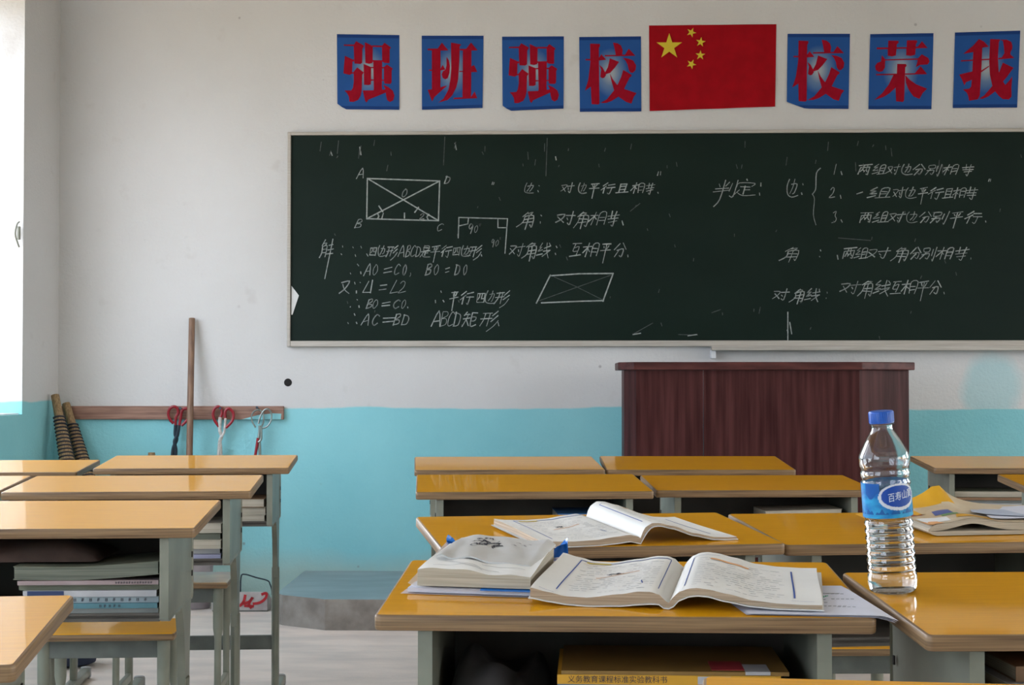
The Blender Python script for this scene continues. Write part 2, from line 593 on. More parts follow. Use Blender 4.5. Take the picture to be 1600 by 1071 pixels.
bm = bmesh.new()
box(bm, (BX0 - .01, BY, BZ0 - .01), (BX1 + .01, WALL_Y - .0005, BZ1 + .01))
link('board_panel', brel(bm), M_BOARD, board)
FY = BY - 0.012
for (a, c) in (((BX0 - .016, FY, BZ0 - .028), (BX0, WALL_Y - .0005, BZ1 + .016)),
               ((BX1, FY, BZ0 - .028), (BX1 + .016, WALL_Y - .0005, BZ1 + .016)),
               ((BX0, FY, BZ1), (BX1, WALL_Y - .0005, BZ1 + .016)),
               ((BX0, FY, BZ0 - .028), (BX1, WALL_Y - .0005, BZ0))):
    bm = bmesh.new()
    box(bm, a, c, 0.003)
    link('frame', brel(bm), M_FRAME, board)
p = at_y(1112, 541, WALL_Y - .08)
bm = bmesh.new()
box(bm, (p.x, WALL_Y - .085, BZ0 - .048), (BX1, WALL_Y - .034, BZ0 - .026), 0.003)
link('chalk_ledge', brel(bm), M_FRAME, board)
bm = bmesh.new()
box(bm, (p.x, WALL_Y - .06, BZ0 - .085), (p.x + .022, WALL_Y - .0005, BZ0 - .046), 0.002)
link('ledge_bracket', brel(bm), M_WINFRAME, board)
bm = bmesh.new()
prism(bm, [bpt(455.5, 447), bpt(467, 462), bpt(457, 492), bpt(455.2, 492)], BY - .0016, BY - .0005, axis='y')
link('torn_paper_scrap', brel(bm), M_PAPER, board)

GL = {
 '边': [[(2, 0), (1.2, 4), (2.5, 8.5), (6, 10), (11, 9.3)], [(4, 3), (8.6, 2.5), (8, 7), (6.6, 8)], [(6.3, 0), (6, 4), (4.4, 8)]],
 '对': [[(0, 2.4), (4, 2), (3, 5.5), (0.4, 8.3)], [(0.6, 3.8), (4.4, 8.3)], [(5, 3.2), (10.5, 2.4)], [(8.2, 0), (8.3, 9.3), (6.6, 8.2)], [(6, 5), (6.9, 6.4)]],
 '平': [[(1, 1), (9, 0.3)], [(3, 2.2), (3.8, 4)], [(7.3, 1.8), (6, 4)], [(0, 5.8), (10, 5)], [(5.2, 0.8), (5.2, 15)]],
 '行': [[(4, 0), (0.8, 3.4)], [(4, 3), (0.4, 6.6)], [(2.6, 5), (2.5, 10.4)], [(5, 2), (9.6, 1.3)], [(4.6, 5), (10.4, 4.2)], [(7.8, 4.8), (7.6, 10.6), (6, 9.6)]],
 '且': [[(2.8, 9), (2.6, 1.2), (7.6, 0.8), (7.6, 9)], [(2.8, 3.7), (7.5, 3.5)], [(2.8, 6.3), (7.5, 6.1)], [(0, 9.6), (10.4, 9)]],
 '相': [[(0, 3.2), (5, 2.3)], [(2.5, 0), (2.4, 10)], [(2.4, 3), (0, 7.6)], [(2.6, 4.2), (4.4, 6)], [(5.7, 9.6), (5.6, 1.2), (9.2, 0.8), (9.2, 9.6)], [(5.8, 4), (9, 3.8)], [(5.8, 6.8), (9, 6.6)]],
 '等': [[(0, 3), (10, 2)], [(3, 0), (3.2, 5)], [(7.2, 0), (6.6, 5)], [(1, 5.6), (9.4, 4.9)], [(2, 7.8), (9, 7)], [(6.6, 5), (6.4, 10.8), (4.6, 9.8)]],
 '角': [[(4.6, 0), (1.2, 3.4)], [(4, 1.2), (7.4, 0.6), (5.4, 3)], [(2.7, 3.2), (2.2, 8), (-0.6, 11.6)], [(2.7, 3.2), (9, 2.7), (9, 11), (7.6, 10)], [(2.7, 5.6), (8.8, 5.2)], [(2.4, 8), (8.8, 7.7)], [(5.7, 3), (5.5, 13)]],
 '线': [[(3, 0), (1, 3), (3.2, 3), (0.5, 6.2), (3.8, 5.4)], [(0.5, 9.4), (4, 7.8)], [(4.6, 3.6), (9.2, 2.5)], [(4.6, 6.3), (9.8, 5)], [(6.2, 0), (6.9, 6), (10, 11)], [(9.2, 5.6), (5, 10)], [(8.2, 0.3), (9.2, 1.6)]],
 '互': [[(1, 0.7), (9, 0.2)], [(4.2, 0.5), (1.8, 6.2), (6, 6)], [(2.9, 3.6), (7.4, 3.1), (5.5, 8.8)], [(0, 9.7), (10, 9)]],
 '分': [[(4, 0), (0, 5)], [(6, 0), (10, 4.4)], [(2.5, 5.2), (7.7, 4.8), (7.1, 9.8), (5.4, 9)], [(4.9, 5), (1.8, 10.3)]],
 '判': [[(1.6, 2.2), (2.6, 4)], [(6.2, 1.3), (5, 4)], [(0.6, 5.2), (6.9, 4.4)], [(0, 7.4), (7.2, 6.4)], [(4.2, 0), (4, 11), (2.5, 16)], [(8, 2.2), (7.9, 7)], [(10.4, 0.5), (10.4, 9.7), (8.8, 9)]],
 '定': [[(5, -0.4), (5.6, 0.8)], [(1, 3.7), (1.5, 2), (9.7, 1.7), (8.6, 3.5)], [(2.6, 4.3), (8, 3.9)], [(5.4, 4), (5.3, 8.6)], [(5.4, 6.2), (8, 5.9)], [(3, 5.6), (0, 9.8)], [(2, 7.7), (5, 9.3), (12, 8.6)]],
 '两': [[(0.3, 1.1), (9.8, 0.4)], [(1.6, 10), (1.5, 3.2), (8.9, 2.8), (8.9, 9.7), (7.7, 9.2)], [(3.9, 1), (3.6, 4.6), (2.5, 7.4)], [(6.3, 1), (6.2, 4.6), (5, 7.4)], [(3.8, 5), (4.6, 6.5)], [(6.4, 5), (7.6, 7)]],
 '组': [[(3, 0), (0.8, 3), (3, 3), (0.4, 6.4), (3.8, 5.4)], [(0.4, 9.3), (4, 7.8)], [(5.6, 9), (5.5, 1.2), (8.7, 0.9), (8.7, 9)], [(5.7, 3.8), (8.6, 3.6)], [(5.7, 6.3), (8.6, 6.1)], [(4.2, 9.7), (10.8, 9)]],
 '别': [[(1, 1), (5.2, 0.7), (5, 3.8), (1.2, 4), (1, 1)], [(0.4, 6.2), (5.7, 5.6), (5, 9.7), (3.7, 9)], [(3.1, 4.4), (0, 10.2)], [(7.3, 2), (7.3, 7)], [(9.8, 0), (9.8, 11.2), (8.4, 10)]],
 '一': [[(0, 5.6), (10, 4.6)]],
 '四': [[(0.8, 2), (0.6, 9)], [(0.8, 2.2), (9.6, 1.8), (9.2, 9)], [(3.6, 2.2), (3.4, 5), (2, 6.6)], [(6.2, 2), (6.2, 6), (8.2, 6)], [(0.7, 8.7), (9.3, 8.4)]],
 '形': [[(0.5, 1.6), (6, 0.9)], [(0, 5.2), (6.5, 4.4)], [(2.3, 1.4), (2, 6), (0.3, 10.3)], [(4.8, 1.2), (4.6, 10)], [(9.8, -0.4), (6.5, 3)], [(10.4, 3), (6.5, 6.6)], [(11, 6), (9, 10), (5.6, 13.5)]],
 '是': [[(2.6, 0.2), (7.6, 0), (7.5, 4), (2.7, 4.1), (2.6, 0.2)], [(2.6, 2.1), (7.5, 2)], [(0.5, 5.6), (9.6, 5)], [(5.1, 5), (5, 9)], [(5.1, 7), (8, 6.8)], [(3, 6.4), (0, 10.7)], [(2, 8.2), (4.5, 9.9), (11, 10)]],
 '矩': [[(2, 0), (0.4, 3)], [(1.3, 2.1), (4.6, 1.7)], [(0, 5.2), (5, 4.5)], [(2.9, 2), (2.3, 6), (0, 10.2)], [(2.8, 6), (4.8, 9.4)], [(6, 1), (10, 0.7)], [(6.1, 1), (6, 9.7), (10.5, 9)], [(6, 3.9), (9, 3.6), (9, 6.5), (6, 6.7)]],
 '解': [[(2.2, -1), (0, 3)], [(1.5, 1.2), (4.2, 0.9), (3, 3)], [(1, 3.2), (0.8, 7), (-0.4, 10.4)], [(1, 3.2), (4.8, 3), (4.6, 9.6)], [(1, 5.2), (4.6, 5)], [(1, 7.2), (4.5, 7)], [(5.7, 2.2), (9.6, 1.7)], [(5.5, 5.6), (10, 5)], [(5, 8), (11, 7.4)], [(8, -1.6), (7.8, 24)]],
 '又': [[(0.5, 1.6), (8, 0.6), (5, 6), (0, 10.6)], [(1.5, 3), (5, 7), (10.4, 10)]],
 '因': [[(1.6, 1.2), (2.2, 2.4)], [(8, 0.8), (8.8, 2)], [(5, 8), (5.6, 9.6)]],
 '故': [[(4.8, 0), (5.6, 1.2)], [(1.2, 7.6), (1.8, 9)], [(8.4, 7.4), (9.2, 8.8)]],
 'A': [[(0, 10.4), (5.4, 0), (8.2, 10)], [(1.8, 6.8), (7.4, 6)]],
 'B': [[(2.2, 0.4), (0.8, 10)], [(2.2, 0.6), (6.6, 0), (7.4, 2.4), (2, 5), (7, 5.4), (6.6, 9), (0.6, 10.2)]],
 'C': [[(8.4, 1.6), (5.4, 0.4), (1.6, 4), (1, 8), (3.4, 10), (7.6, 8.4)]],
 'D': [[(2, 0.6), (0.8, 10)], [(1.2, 1), (6.6, 1.6), (8.2, 5), (6, 9), (0.6, 10)]],
 'O': [[(4.6, 0.6), (1.2, 4), (1.6, 9), (4.4, 10), (7.6, 6), (6.8, 1.4), (4.2, 0.8)]],
 '1': [[(5, 0), (4.2, 10)]],
 '2': [[(1, 2.4), (3.6, 0), (7, 1.6), (5.4, 5.4), (0.8, 9.8), (9.4, 8.8)]],
 '3': [[(1, 1.2), (5.4, 0), (4, 4), (7, 6), (6, 9), (1, 10.4)]],
 '9': [[(7, 2), (3.6, 0.2), (1.4, 3.4), (4, 5), (7, 2), (5.4, 10)]],
 '=': [[(0.4, 4.2), (10, 3)], [(0.4, 7.6), (10, 6.4)]],
 '<': [[(5, 0), (0, 10), (8.6, 9.6)]],
 ',': [[(1.6, 8.4), (2.6, 10), (0.6, 11.6)]],
 '、': [[(0.6, 7.2), (3.6, 10)]],
 '.': [[(0.8, 8.8), (1.9, 9.9)]],
 ':': [[(3, 2.2), (3.7, 3.4)], [(3, 7.4), (3.7, 8.6)]],
 '"': [[(1, 0), (0.6, 3)], [(4, 0), (3.6, 3)]],
 "'": [[(2, 0), (1.2, 1), (2.2, 1.6), (2.8, 0.6), (2, 0)]],
 '{': [[(9, 0), (6.4, 1.4), (6.6, 3.4), (5.4, 4.4), (3.6, 4.7)], [(3.2, 5), (5.4, 6), (5.6, 8), (7.8, 10)]],
}


def ribbon2(bm, pts, w):
    """flat chalk line on the board through (x, z) points"""
    pts = [Vector(p) for p in pts]
    y = BY - 0.0008 - random.random() * 0.0004
    for a, c in zip(pts, pts[1:]):
        d = c - a
        if d.length < 1e-6:
            continue
        d.normalize()
        nrm = Vector((-d.y, d.x)) * w / 2
        e = d * w * 0.35
        q = [a - e + nrm, a - e - nrm, c + e - nrm, c + e + nrm]
        bm.faces.new([bm.verts.new((v.x, y, v.y)) for v in q])


def write(items, w=0.0046, m=None):
    """items: (char, x0, y0, x1, y1) in photograph pixels of the board's plane"""
    bm = bmesh.new()
    for it in items:
        ch, x0, y0, x1, y1 = it
        for st in GL[ch]:
            pp = []
            for (u, v) in st:
                jx, jy = random.uniform(-.45, .45), random.uniform(-.45, .45)
                vv = (v + jy) / 10
                uu = (u + jx) / 10 + (0.5 - vv) * 0.26
                pp.append(Vector(bpt(x0 + uu * (x1 - x0), y0 + vv * (y1 - y0))).to_3d())
            if len(pp) > 2 and ch not in '两且四<':
                pp = smooth_path(pp, 3)
            ribbon2(bm, [(q.x, q.y) for q in pp], w * random.uniform(0.55, 1.2))
    return link('chalk_lettering', brel(bm), m or M_CHALK, board)


def row(s, xs, y0, y1, dy=0.0, wd=None):
    out = []
    for i, ch in enumerate(s):
        x0 = xs[i] if not isinstance(xs[i], tuple) else xs[i][0]
        x1 = xs[i][1] if isinstance(xs[i], tuple) else x0 + wd
        out.append((ch, x0, y0 + dy * i, x1, y1 + dy * i))
    return out


write(row('解:', [(502, 520), (529, 545)], 378, 402))
write(row('因、四边形ABCD是平行四边形.', [(547, 566), (573, 580), (578, 588), (589, 603), (604, 620), (623, 634), (634, 643), (642, 651), (650, 658), (658, 672), (673, 688), (689, 705), (708, 719), (719, 734), (733, 751), (752, 757)], 384, 401))
write(row('故AO=CO,BO=DO', [(547, 567), (570, 582), (582, 592), (600, 612), (616, 626), (629, 637), (641, 647), (665, 676), (678, 687), (696, 702), (711, 720), (724, 731)], 413, 430))
write(row('又因<1=<2', [(532, 547), (551, 564), (568, 582), (576, 586), (593, 604), (611, 624), (623, 636)], 439, 458))
write(row('故BO=CO.', [(546, 564), (573, 584), (582, 592), (597, 609), (615, 626), (627, 636), (637, 641)], 468, 482))
write(row('故AC=BD', [(543, 561), (566, 580), (582, 594), (598, 616), (615, 628), (628, 641)], 491, 508))
write(row('故平行四边形', [(679, 696), (703, 716), (719, 739), (745, 758), (757, 774), (774, 794)], 455, 475))
write(row('ABCD矩形、', [(676, 692), (688, 702), (699, 712), (709, 722), (724, 745), (752, 776), (778, 784)], 487, 510))
write(row('边:对边平行且相等.', [(818, 834), (838, 850), (877, 895), (902, 917), (921, 936), (939, 960), (964, 982), (987, 1007), (1009, 1022), (1028, 1033)], 286, 302))
write(row('角:对角相等、', [(813, 836), (841, 853), (870, 897), (900, 920), (921, 948), (949, 966), (972, 979)], 331, 352))
write(row('对角线:互相平分.', [(796, 818), (820, 839), (840, 860), (865, 877), (892, 909), (911, 936), (938, 954), (959, 978), (981, 987)], 380, 401))
write(row('判定:边:', [(1117, 1148), (1148, 1178), (1184, 1196), (1227, 1247), (1250, 1262)], 281, 308))
write([('{', 1263, 260, 1281, 350)])
write(row('1、两组对边分别相等', [(1300, 1311), (1314, 1320), (1340, 1361), (1364, 1385), (1386, 1405), (1407, 1425), (1427, 1445), (1448, 1470), (1474, 1497), (1503, 1521)], 257, 273))
write(row('2、一组对边平行且相等', [(1296, 1306), (1313, 1319), (1339, 1348), (1357, 1391), (1395, 1412), (1413, 1431), (1435, 1449), (1451, 1473), (1474, 1490), (1490, 1509), (1509, 1527)], 293, 310))
write(row('3、两组对边分别平行.', [(1300, 1310), (1314, 1321), (1342, 1363), (1365, 1388), (1389, 1412), (1414, 1434), (1437, 1455), (1456, 1480), (1485, 1504), (1508, 1533), (1540, 1545)], 331, 348))
write(row('角:、两组对角分别相等.', [(1224, 1250), (1278, 1288), (1308, 1314), (1316, 1336), (1336, 1356), (1356, 1388), (1396, 1420), (1423, 1439), (1440, 1462), (1465, 1490), (1492, 1513), (1517, 1522)], 387, 405))
write(row('对角线:', [(1208, 1231), (1238, 1258), (1259, 1281), (1288, 1299)], 452, 470))
write(row('对角线互相平分.', [(1314, 1342), (1344, 1365), (1366, 1391), (1393, 1408), (1409, 1433), (1434, 1451), (1452, 1470), (1475, 1480)], 439, 460))
write([('"', 1544, 280, 1552, 292), ('"', 1025, 268, 1040, 290), ('"', 768, 285, 776, 296)], 0.004)


def lines(segs, w=0.006, m=None):
    bm = bmesh.new()
    for s in segs:
        ribbon2(bm, [bpt(*q) for q in s], w)
    return link('chalk_marking', brel(bm), m or M_CHALK, board)


lines([[(574, 279), (687, 283)], [(687, 283), (685, 345)], [(685, 345), (573, 342)], [(573, 342), (574, 279)], [(574, 279), (685, 345)], [(687, 283), (573, 342)],
       [(592, 322), (598, 331)], [(648, 332), (654, 324)], [(632, 333), (632, 341)], [(590, 334), (592, 338), (590, 342)], [(670, 335), (667, 339), (669, 344)]])
write([('A', 558, 263, 571, 279), ('D', 695, 275, 705, 287), ('B', 555, 343, 568, 356), ('C', 683, 349, 694, 361), ('O', 628, 295, 638, 308), ('1', 594, 333, 602, 343), ('2', 656, 334, 664, 343)], 0.0045)
lines([[(716, 372), (717, 340)], [(717, 340), (793, 342)], [(793, 342), (789, 396)], [(732, 341), (731, 350), (718, 353)], [(778, 343), (778, 356), (791, 356)]], 0.0048)
write([('9', 731, 350, 741, 365), ('O', 741, 352, 748, 363), ("'", 748, 350, 754, 366), ('9', 767, 374, 774, 386), ('O', 774, 375, 780, 385), ("'", 780, 372, 785, 386)], 0.0042)
lines([[(838, 474), (860, 430)], [(862, 431), (905, 428), (958, 427.5)], [(958, 427.5), (942, 471)], [(846, 473.5), (905, 471), (943, 470)]], 0.0062)
lines([[(843, 470), (955, 430)], [(866, 433), (900, 448), (942, 469)]], 0.003, M_CHALKF)
lines([[(1231, 488), (1231, 532)], [(1234, 504), (1237, 522)]], 0.005)
sc = []
for i in range(70):
    x, y = random.uniform(465, 1595), random.uniform(216, 262) if i % 2 else random.uniform(300, 528)
    sc.append([(x, y), (x + random.uniform(-2, 2), y + random.uniform(2, 14 if i % 2 else 5))])
for (x, y0, y1) in ((502, 222, 236), (529, 220, 240), (564, 228, 242), (695, 214, 258), (855, 216, 275), (712, 222, 232), (517, 236, 243), (1188, 480, 490)):
    sc.append([(x, y0), (x - 2, y1)])
sc += [[(990, 522), (1020, 505)], [(1060, 523), (1090, 524)], [(1112, 489), (1126, 484)], [(1310, 372), (1360, 376)], [(985, 330), (1000, 318)]]
lines(sc, 0.0035, M_CHALKF)
lines([[(562, 230), (564, 242)], [(711, 224), (713, 234)], [(517, 238), (519, 243)], [(989, 523), (1001, 521)], [(1075, 525), (1089, 523)], [(868, 245), (869, 250)], [(1231, 514), (1230, 517)]], 0.005)

# ------------------------------------------------------------------ posters and flag
QIANG = [[(135, 200), (262, 198), (290, 155), (388, 212), (365, 250), (362, 425), (340, 440), (265, 435), (258, 218), (135, 214)],
         [(148, 340), (245, 385), (262, 385), (262, 408), (242, 412), (236, 545), (262, 545), (262, 560), (236, 562), (205, 578), (128, 560)],
         [(255, 540), (300, 482), (382, 545), (362, 575), (355, 770), (340, 840), (310, 890), (250, 915), (200, 912), (195, 850), (170, 805), (140, 775), (225, 772), (245, 740), (258, 660)],
         [(397, 165), (495, 215), (493, 390), (510, 390), (510, 405), (493, 410), (490, 425), (450, 436), (402, 425)],
         [(490, 205), (612, 207), (612, 226), (490, 224)],
         [(610, 210), (642, 170), (722, 228), (705, 250), (703, 420), (690, 425), (640, 422), (612, 405)],
         [(500, 390), (612, 390), (606, 760), (508, 760)],
         [(380, 438), (470, 475), (510, 473), (510, 490), (472, 490), (472, 630), (510, 632), (510, 645), (472, 648), (470, 695), (440, 704), (385, 700)],
         [(604, 475), (632, 475), (672, 442), (745, 492), (730, 515), (728, 665), (715, 685), (640, 680), (634, 645), (604, 645), (604, 630), (634, 632), (634, 492), (604, 492)],
         [(368, 770), (505, 768), (510, 700), (606, 700), (610, 760), (655, 750), (665, 790), (440, 885), (415, 922), (398, 900)],
         [(625, 695), (690, 725), (745, 770), (765, 830), (750, 890), (710, 912), (675, 890), (660, 830), (650, 750)]]
BAN = [[(130, 250), (255, 250), (308, 175), (388, 274), (290, 276), (290, 500), (318, 455), (352, 515), (290, 525), (290, 735), (375, 715), (215, 855), (185, 912), (130, 765), (183, 758), (183, 528), (145, 528), (145, 512), (183, 512), (183, 272), (130, 270)],
       [(365, 352), (395, 400), (408, 470), (402, 560), (380, 625), (350, 637), (318, 620), (305, 575), (320, 535), (352, 515), (365, 460)],
       [(420, 175), (550, 200), (528, 225), (525, 400), (512, 640), (490, 740), (440, 840), (380, 900), (262, 928), (330, 880), (390, 770), (415, 640), (425, 500)],
       [(530, 255), (610, 255), (668, 175), (752, 275), (675, 278), (675, 480), (710, 462), (750, 550), (675, 552), (675, 870), (720, 800), (755, 887), (455, 890), (460, 872), (568, 870), (568, 548), (525, 548), (525, 534), (568, 534), (568, 276), (530, 275)]]
XIAO = [[(178, 185), (298, 190), (300, 215), (285, 240), (285, 362), (316, 318), (375, 388), (285, 396), (288, 935), (270, 945), (190, 940), (183, 720), (108, 772), (150, 640), (172, 480), (180, 395), (118, 392), (118, 376), (178, 376)],
        [(290, 450), (330, 485), (362, 545), (372, 580), (350, 612), (325, 618), (300, 600), (305, 550), (312, 510)],
        [(420, 370), (535, 415), (480, 490), (425, 550), (365, 570), (360, 545), (395, 480)],
        [(462, 175), (520, 185), (560, 215), (580, 265), (572, 330), (495, 330), (480, 250)],
        [(358, 330), (610, 326), (655, 252), (738, 342), (358, 346)],
        [(580, 365), (650, 375), (710, 400), (745, 460), (738, 520), (705, 552), (675, 550), (655, 520), (640, 450), (615, 400)],
        [(585, 515), (690, 578), (685, 600), (665, 610), (610, 720), (595, 755), (520, 850), (440, 900), (370, 925), (300, 925), (380, 880), (470, 770), (515, 700), (560, 600)],
        [(418, 555), (455, 630), (505, 695), (600, 755), (750, 805), (715, 850), (685, 935), (620, 915), (520, 845), (470, 765), (440, 660)]]
RONG = [[(148, 248), (288, 250), (290, 165), (415, 168), (420, 190), (395, 215), (395, 250), (518, 250), (520, 165), (640, 165), (650, 185), (632, 210), (630, 245), (655, 245), (705, 178), (778, 262), (395, 268), (388, 350), (340, 362), (288, 352), (286, 270), (150, 272)],
        [(515, 250), (632, 250), (625, 345), (570, 358), (515, 350)],
        [(215, 345), (245, 380), (258, 405), (256, 500), (230, 545), (185, 553), (145, 530), (135, 480), (160, 440), (205, 425)],
        [(255, 398), (660, 390), (660, 406), (255, 412)],
        [(660, 390), (708, 340), (790, 385), (805, 430), (785, 465), (735, 468), (690, 470), (637, 498), (655, 440)],
        [(148, 580), (630, 572), (698, 485), (780, 585), (500, 590), (150, 596)],
        [(408, 455), (515, 458), (525, 480), (508, 500), (505, 905), (490, 928), (405, 920), (395, 760), (405, 590)],
        [(365, 590), (405, 590), (400, 745), (320, 820), (250, 865), (135, 902), (230, 820), (310, 710)],
        [(510, 595), (570, 655), (650, 710), (785, 765), (730, 820), (695, 890), (620, 860), (560, 780), (520, 690)]]
WO = [[(340, 168), (400, 200), (465, 268), (400, 275), (385, 280), (382, 560), (480, 500), (470, 520), (380, 585), (375, 760), (372, 870), (350, 920), (240, 938), (230, 880), (210, 835), (160, 795), (240, 785), (262, 760), (268, 675), (195, 705), (178, 745), (145, 670), (108, 608), (270, 570), (275, 328), (150, 350), (270, 250)],
      [(125, 430), (475, 416), (475, 432), (125, 444)],
      [(478, 172), (600, 180), (585, 220), (582, 410), (598, 575), (650, 690), (685, 745), (735, 690), (768, 640), (762, 780), (768, 890), (735, 925), (660, 920), (610, 880), (565, 825), (525, 750), (490, 620), (475, 450)],
      [(600, 185), (680, 185), (740, 215), (755, 260), (755, 300), (735, 340), (735, 370), (785, 415), (585, 428), (590, 410), (630, 405), (660, 350), (650, 270), (635, 200)],
      [(645, 468), (780, 535), (760, 560), (700, 650), (640, 720), (560, 825), (480, 885), (410, 915), (365, 912), (430, 870), (530, 750), (600, 600)]]
UV_BOX = {'q': (50, 825, 70, 1008), 'b': (57, 822, 88, 1012), 'x': (43, 808, 100, 1033), 'r': (65, 846, 80, 1017), 'w': (42, 846, 78, 1025)}
GLY = {'q': QIANG, 'b': BAN, 'x': XIAO, 'r': RONG, 'w': WO}


def poster_mat():
    m, n, l, b = new_mat('poster_blue_print')
    tc = n.new('ShaderNodeTexCoord')
    sep = n.new('ShaderNodeSeparateXYZ')
    l.new(tc.outputs['UV'], sep.inputs[0])

    def mm(op, a, c):
        q = n.new('ShaderNodeMath')
        q.operation = op
        for i, v in enumerate((a, c)):
            if isinstance(v, (int, float)):
                q.inputs[i].default_value = v
            else:
                l.new(v, q.inputs[i])
        return q.outputs[0]
    dx = mm('MULTIPLY', mm('SUBTRACT', sep.outputs['X'], 0.5), 1.15)
    dy = mm('SUBTRACT', sep.outputs['Y'], 0.52)
    d = mm('SQRT', mm('ADD', mm('MULTIPLY', dx, dx), mm('MULTIPLY', dy, dy)), 0.0)
    r = n.new('ShaderNodeValToRGB')
    cr = r.color_ramp
    cr.elements[0].position, cr.elements[0].color = 0.05, (0.36, 0.40, 0.44, 1)
    cr.elements[1].position, cr.elements[1].color = 0.33, (0.016, 0.085, 0.30, 1)
    e = cr.elements.new(0.18)
    e.color = (0.13, 0.21, 0.36, 1)
    l.new(d, r.inputs[0])
    # printed darker bands along head and foot
    ay = mm('ABSOLUTE', mm('SUBTRACT', sep.outputs['Y'], 0.5), 0.0)
    band = mm('GREATER_THAN', ay, 0.455)
    mx = n.new('ShaderNodeMix')
    mx.data_type = 'RGBA'
    l.new(band, mx.inputs[0])
    l.new(r.outputs[0], mx.inputs[6])
    mx.inputs[7].default_value = (0.008, 0.045, 0.20, 1)
    l.new(mx.outputs[2], b.inputs['Base Color'])
    b.inputs['Roughness'].default_value = 0.5
    b.inputs['Specular IOR Level'].default_value = 0.15
    return m


M_POSTER = poster_mat()
M_POSTERRED = mat('poster_red_print', (0.31, 0.0015, 0.016), 0.5, var=0.1, scale=30, spec=0.1)
M_FLAGRED = mat('flag_red', (0.35, 0.002, 0.008), 0.6, var=0.12, scale=14, spec=0.1)
M_FLAGYEL = mat('flag_yellow', (0.66, 0.50, 0.02), 0.6)


def bil(q, u, v):
    a = Vector(q[0]).lerp(Vector(q[1]), u)
    c = Vector(q[3]).lerp(Vector(q[2]), u)
    return a.lerp(c, v)


def sheet(name, q, m, parent, o, bulge=0.004, n=14, clip=None, thick=0.0008):
    """thin paper sheet on the front wall; q = TL, TR, BR, BL in photograph pixels"""
    bm = bmesh.new()
    uvl = bm.loops.layers.uv.new('UVMap')
    grid = {}
    for j in range(n + 1):
        for i in range(n + 1):
            u, v = i / n, j / n
            if clip:
                u, v = clip(u, v)
            pp = bil(q, u, v)
            p = at_y(pp.x, pp.y, WALL_Y)
            off = 0.0016 + bulge * (0.35 + 0.65 * math.sin(u * 7 + v * 3 + q[0][0]) ** 2) * (0.3 + v * v)
            grid[i, j] = (bm.verts.new((p.x - o.x, WALL_Y - off - o.y, p.z - o.z)), u, v)
    for j in range(n):
        for i in range(n):
            ks = [(i, j), (i, j + 1), (i + 1, j + 1), (i + 1, j)]
            vs = [grid[k][0] for k in ks]
            f = bm.faces.new(vs)
            for lp, k in zip(f.loops, ks):
                lp[uvl].uv = (grid[k][1], 1 - grid[k][2])
    bmesh.ops.recalc_face_normals(bm, faces=bm.faces)
    ob = link(name, bm, m, parent, smooth=True)
    return ob


def fill_poly(bm, pts, fn):
    vs = [bm.verts.new(fn(*p)) for p in pts]
    es = [bm.edges.new((vs[i], vs[(i + 1) % len(vs)])) for i in range(len(vs))]
    bmesh.ops.triangle_fill(bm, use_beauty=True, use_dissolve=False, edges=es)


def poster(k, q, label, clip=None):
    c = bil(q, .5, .5)
    o = at_y(c.x, c.y, WALL_Y)
    root = empty('character_poster', o)
    tag(root, label, 'poster', 'blue character posters above the chalkboard')
    bul = 0.004
    sheet('poster_sheet', q, M_POSTER, root, o, bul, clip=clip)
    x0, x1, y0, y1 = UV_BOX[k]
    bm = bmesh.new()

    def fn(px, py):
        u, v = (px - x0) / (x1 - x0), (py - y0) / (y1 - y0)
        pp = bil(q, u, v)
        p = at_y(pp.x, pp.y, WALL_Y)
        return (p.x - o.x, WALL_Y - 0.0095 - o.y, p.z - o.z)
    for poly in GLY[k]:
        fill_poly(bm, poly, fn)
    for f in bm.faces:
        if f.normal.y > 0:
            f.normal_flip()
    bm2 = bm
    # let the print follow the sheet's bulge
    for v in bm2.verts:
        X, Z = v.co.x + o.x, v.co.z + o.z
        d = Vector((X, WALL_Y, Z)) - CAM_P
        dc = ROT.transposed() @ d
        px, py = PW / 2 - F_PX * dc.x / dc.z, PH / 2 + F_PX * dc.y / dc.z
        u = (px - q[0][0]) / (q[1][0] - q[0][0])
        vv = (py - q[0][1]) / (q[3][1] - q[0][1])
        off = 0.0016 + bul * (0.35 + 0.65 * math.sin(u * 7 + vv * 3 + q[0][0]) ** 2) * (0.3 + vv * vv)
        v.co.y = -off - 0.0011
    me = bpy.data.meshes.new('printed_character')
    bm2.to_mesh(me)
    bm2.free()
    me.materials.append(M_POSTERRED)
    ob = bpy.data.objects.new('printed_character', me)
    COL.objects.link(ob)
    ob.parent = root
    ob['label'] = 'bold red printed character'
    return root


def corner_fold(u, v):
    if v > 0.9 and u < 0.12 and (1 - v) < (0.12 - u) * 0.6:
        v = 1 - (0.12 - u) * 0.6
    return u, v


def corner_fold_big(u, v):
    if v > 0.9 and u < 0.3:
        v = min(v, 1 - (0.3 - u) * 0.3)
    return u, v


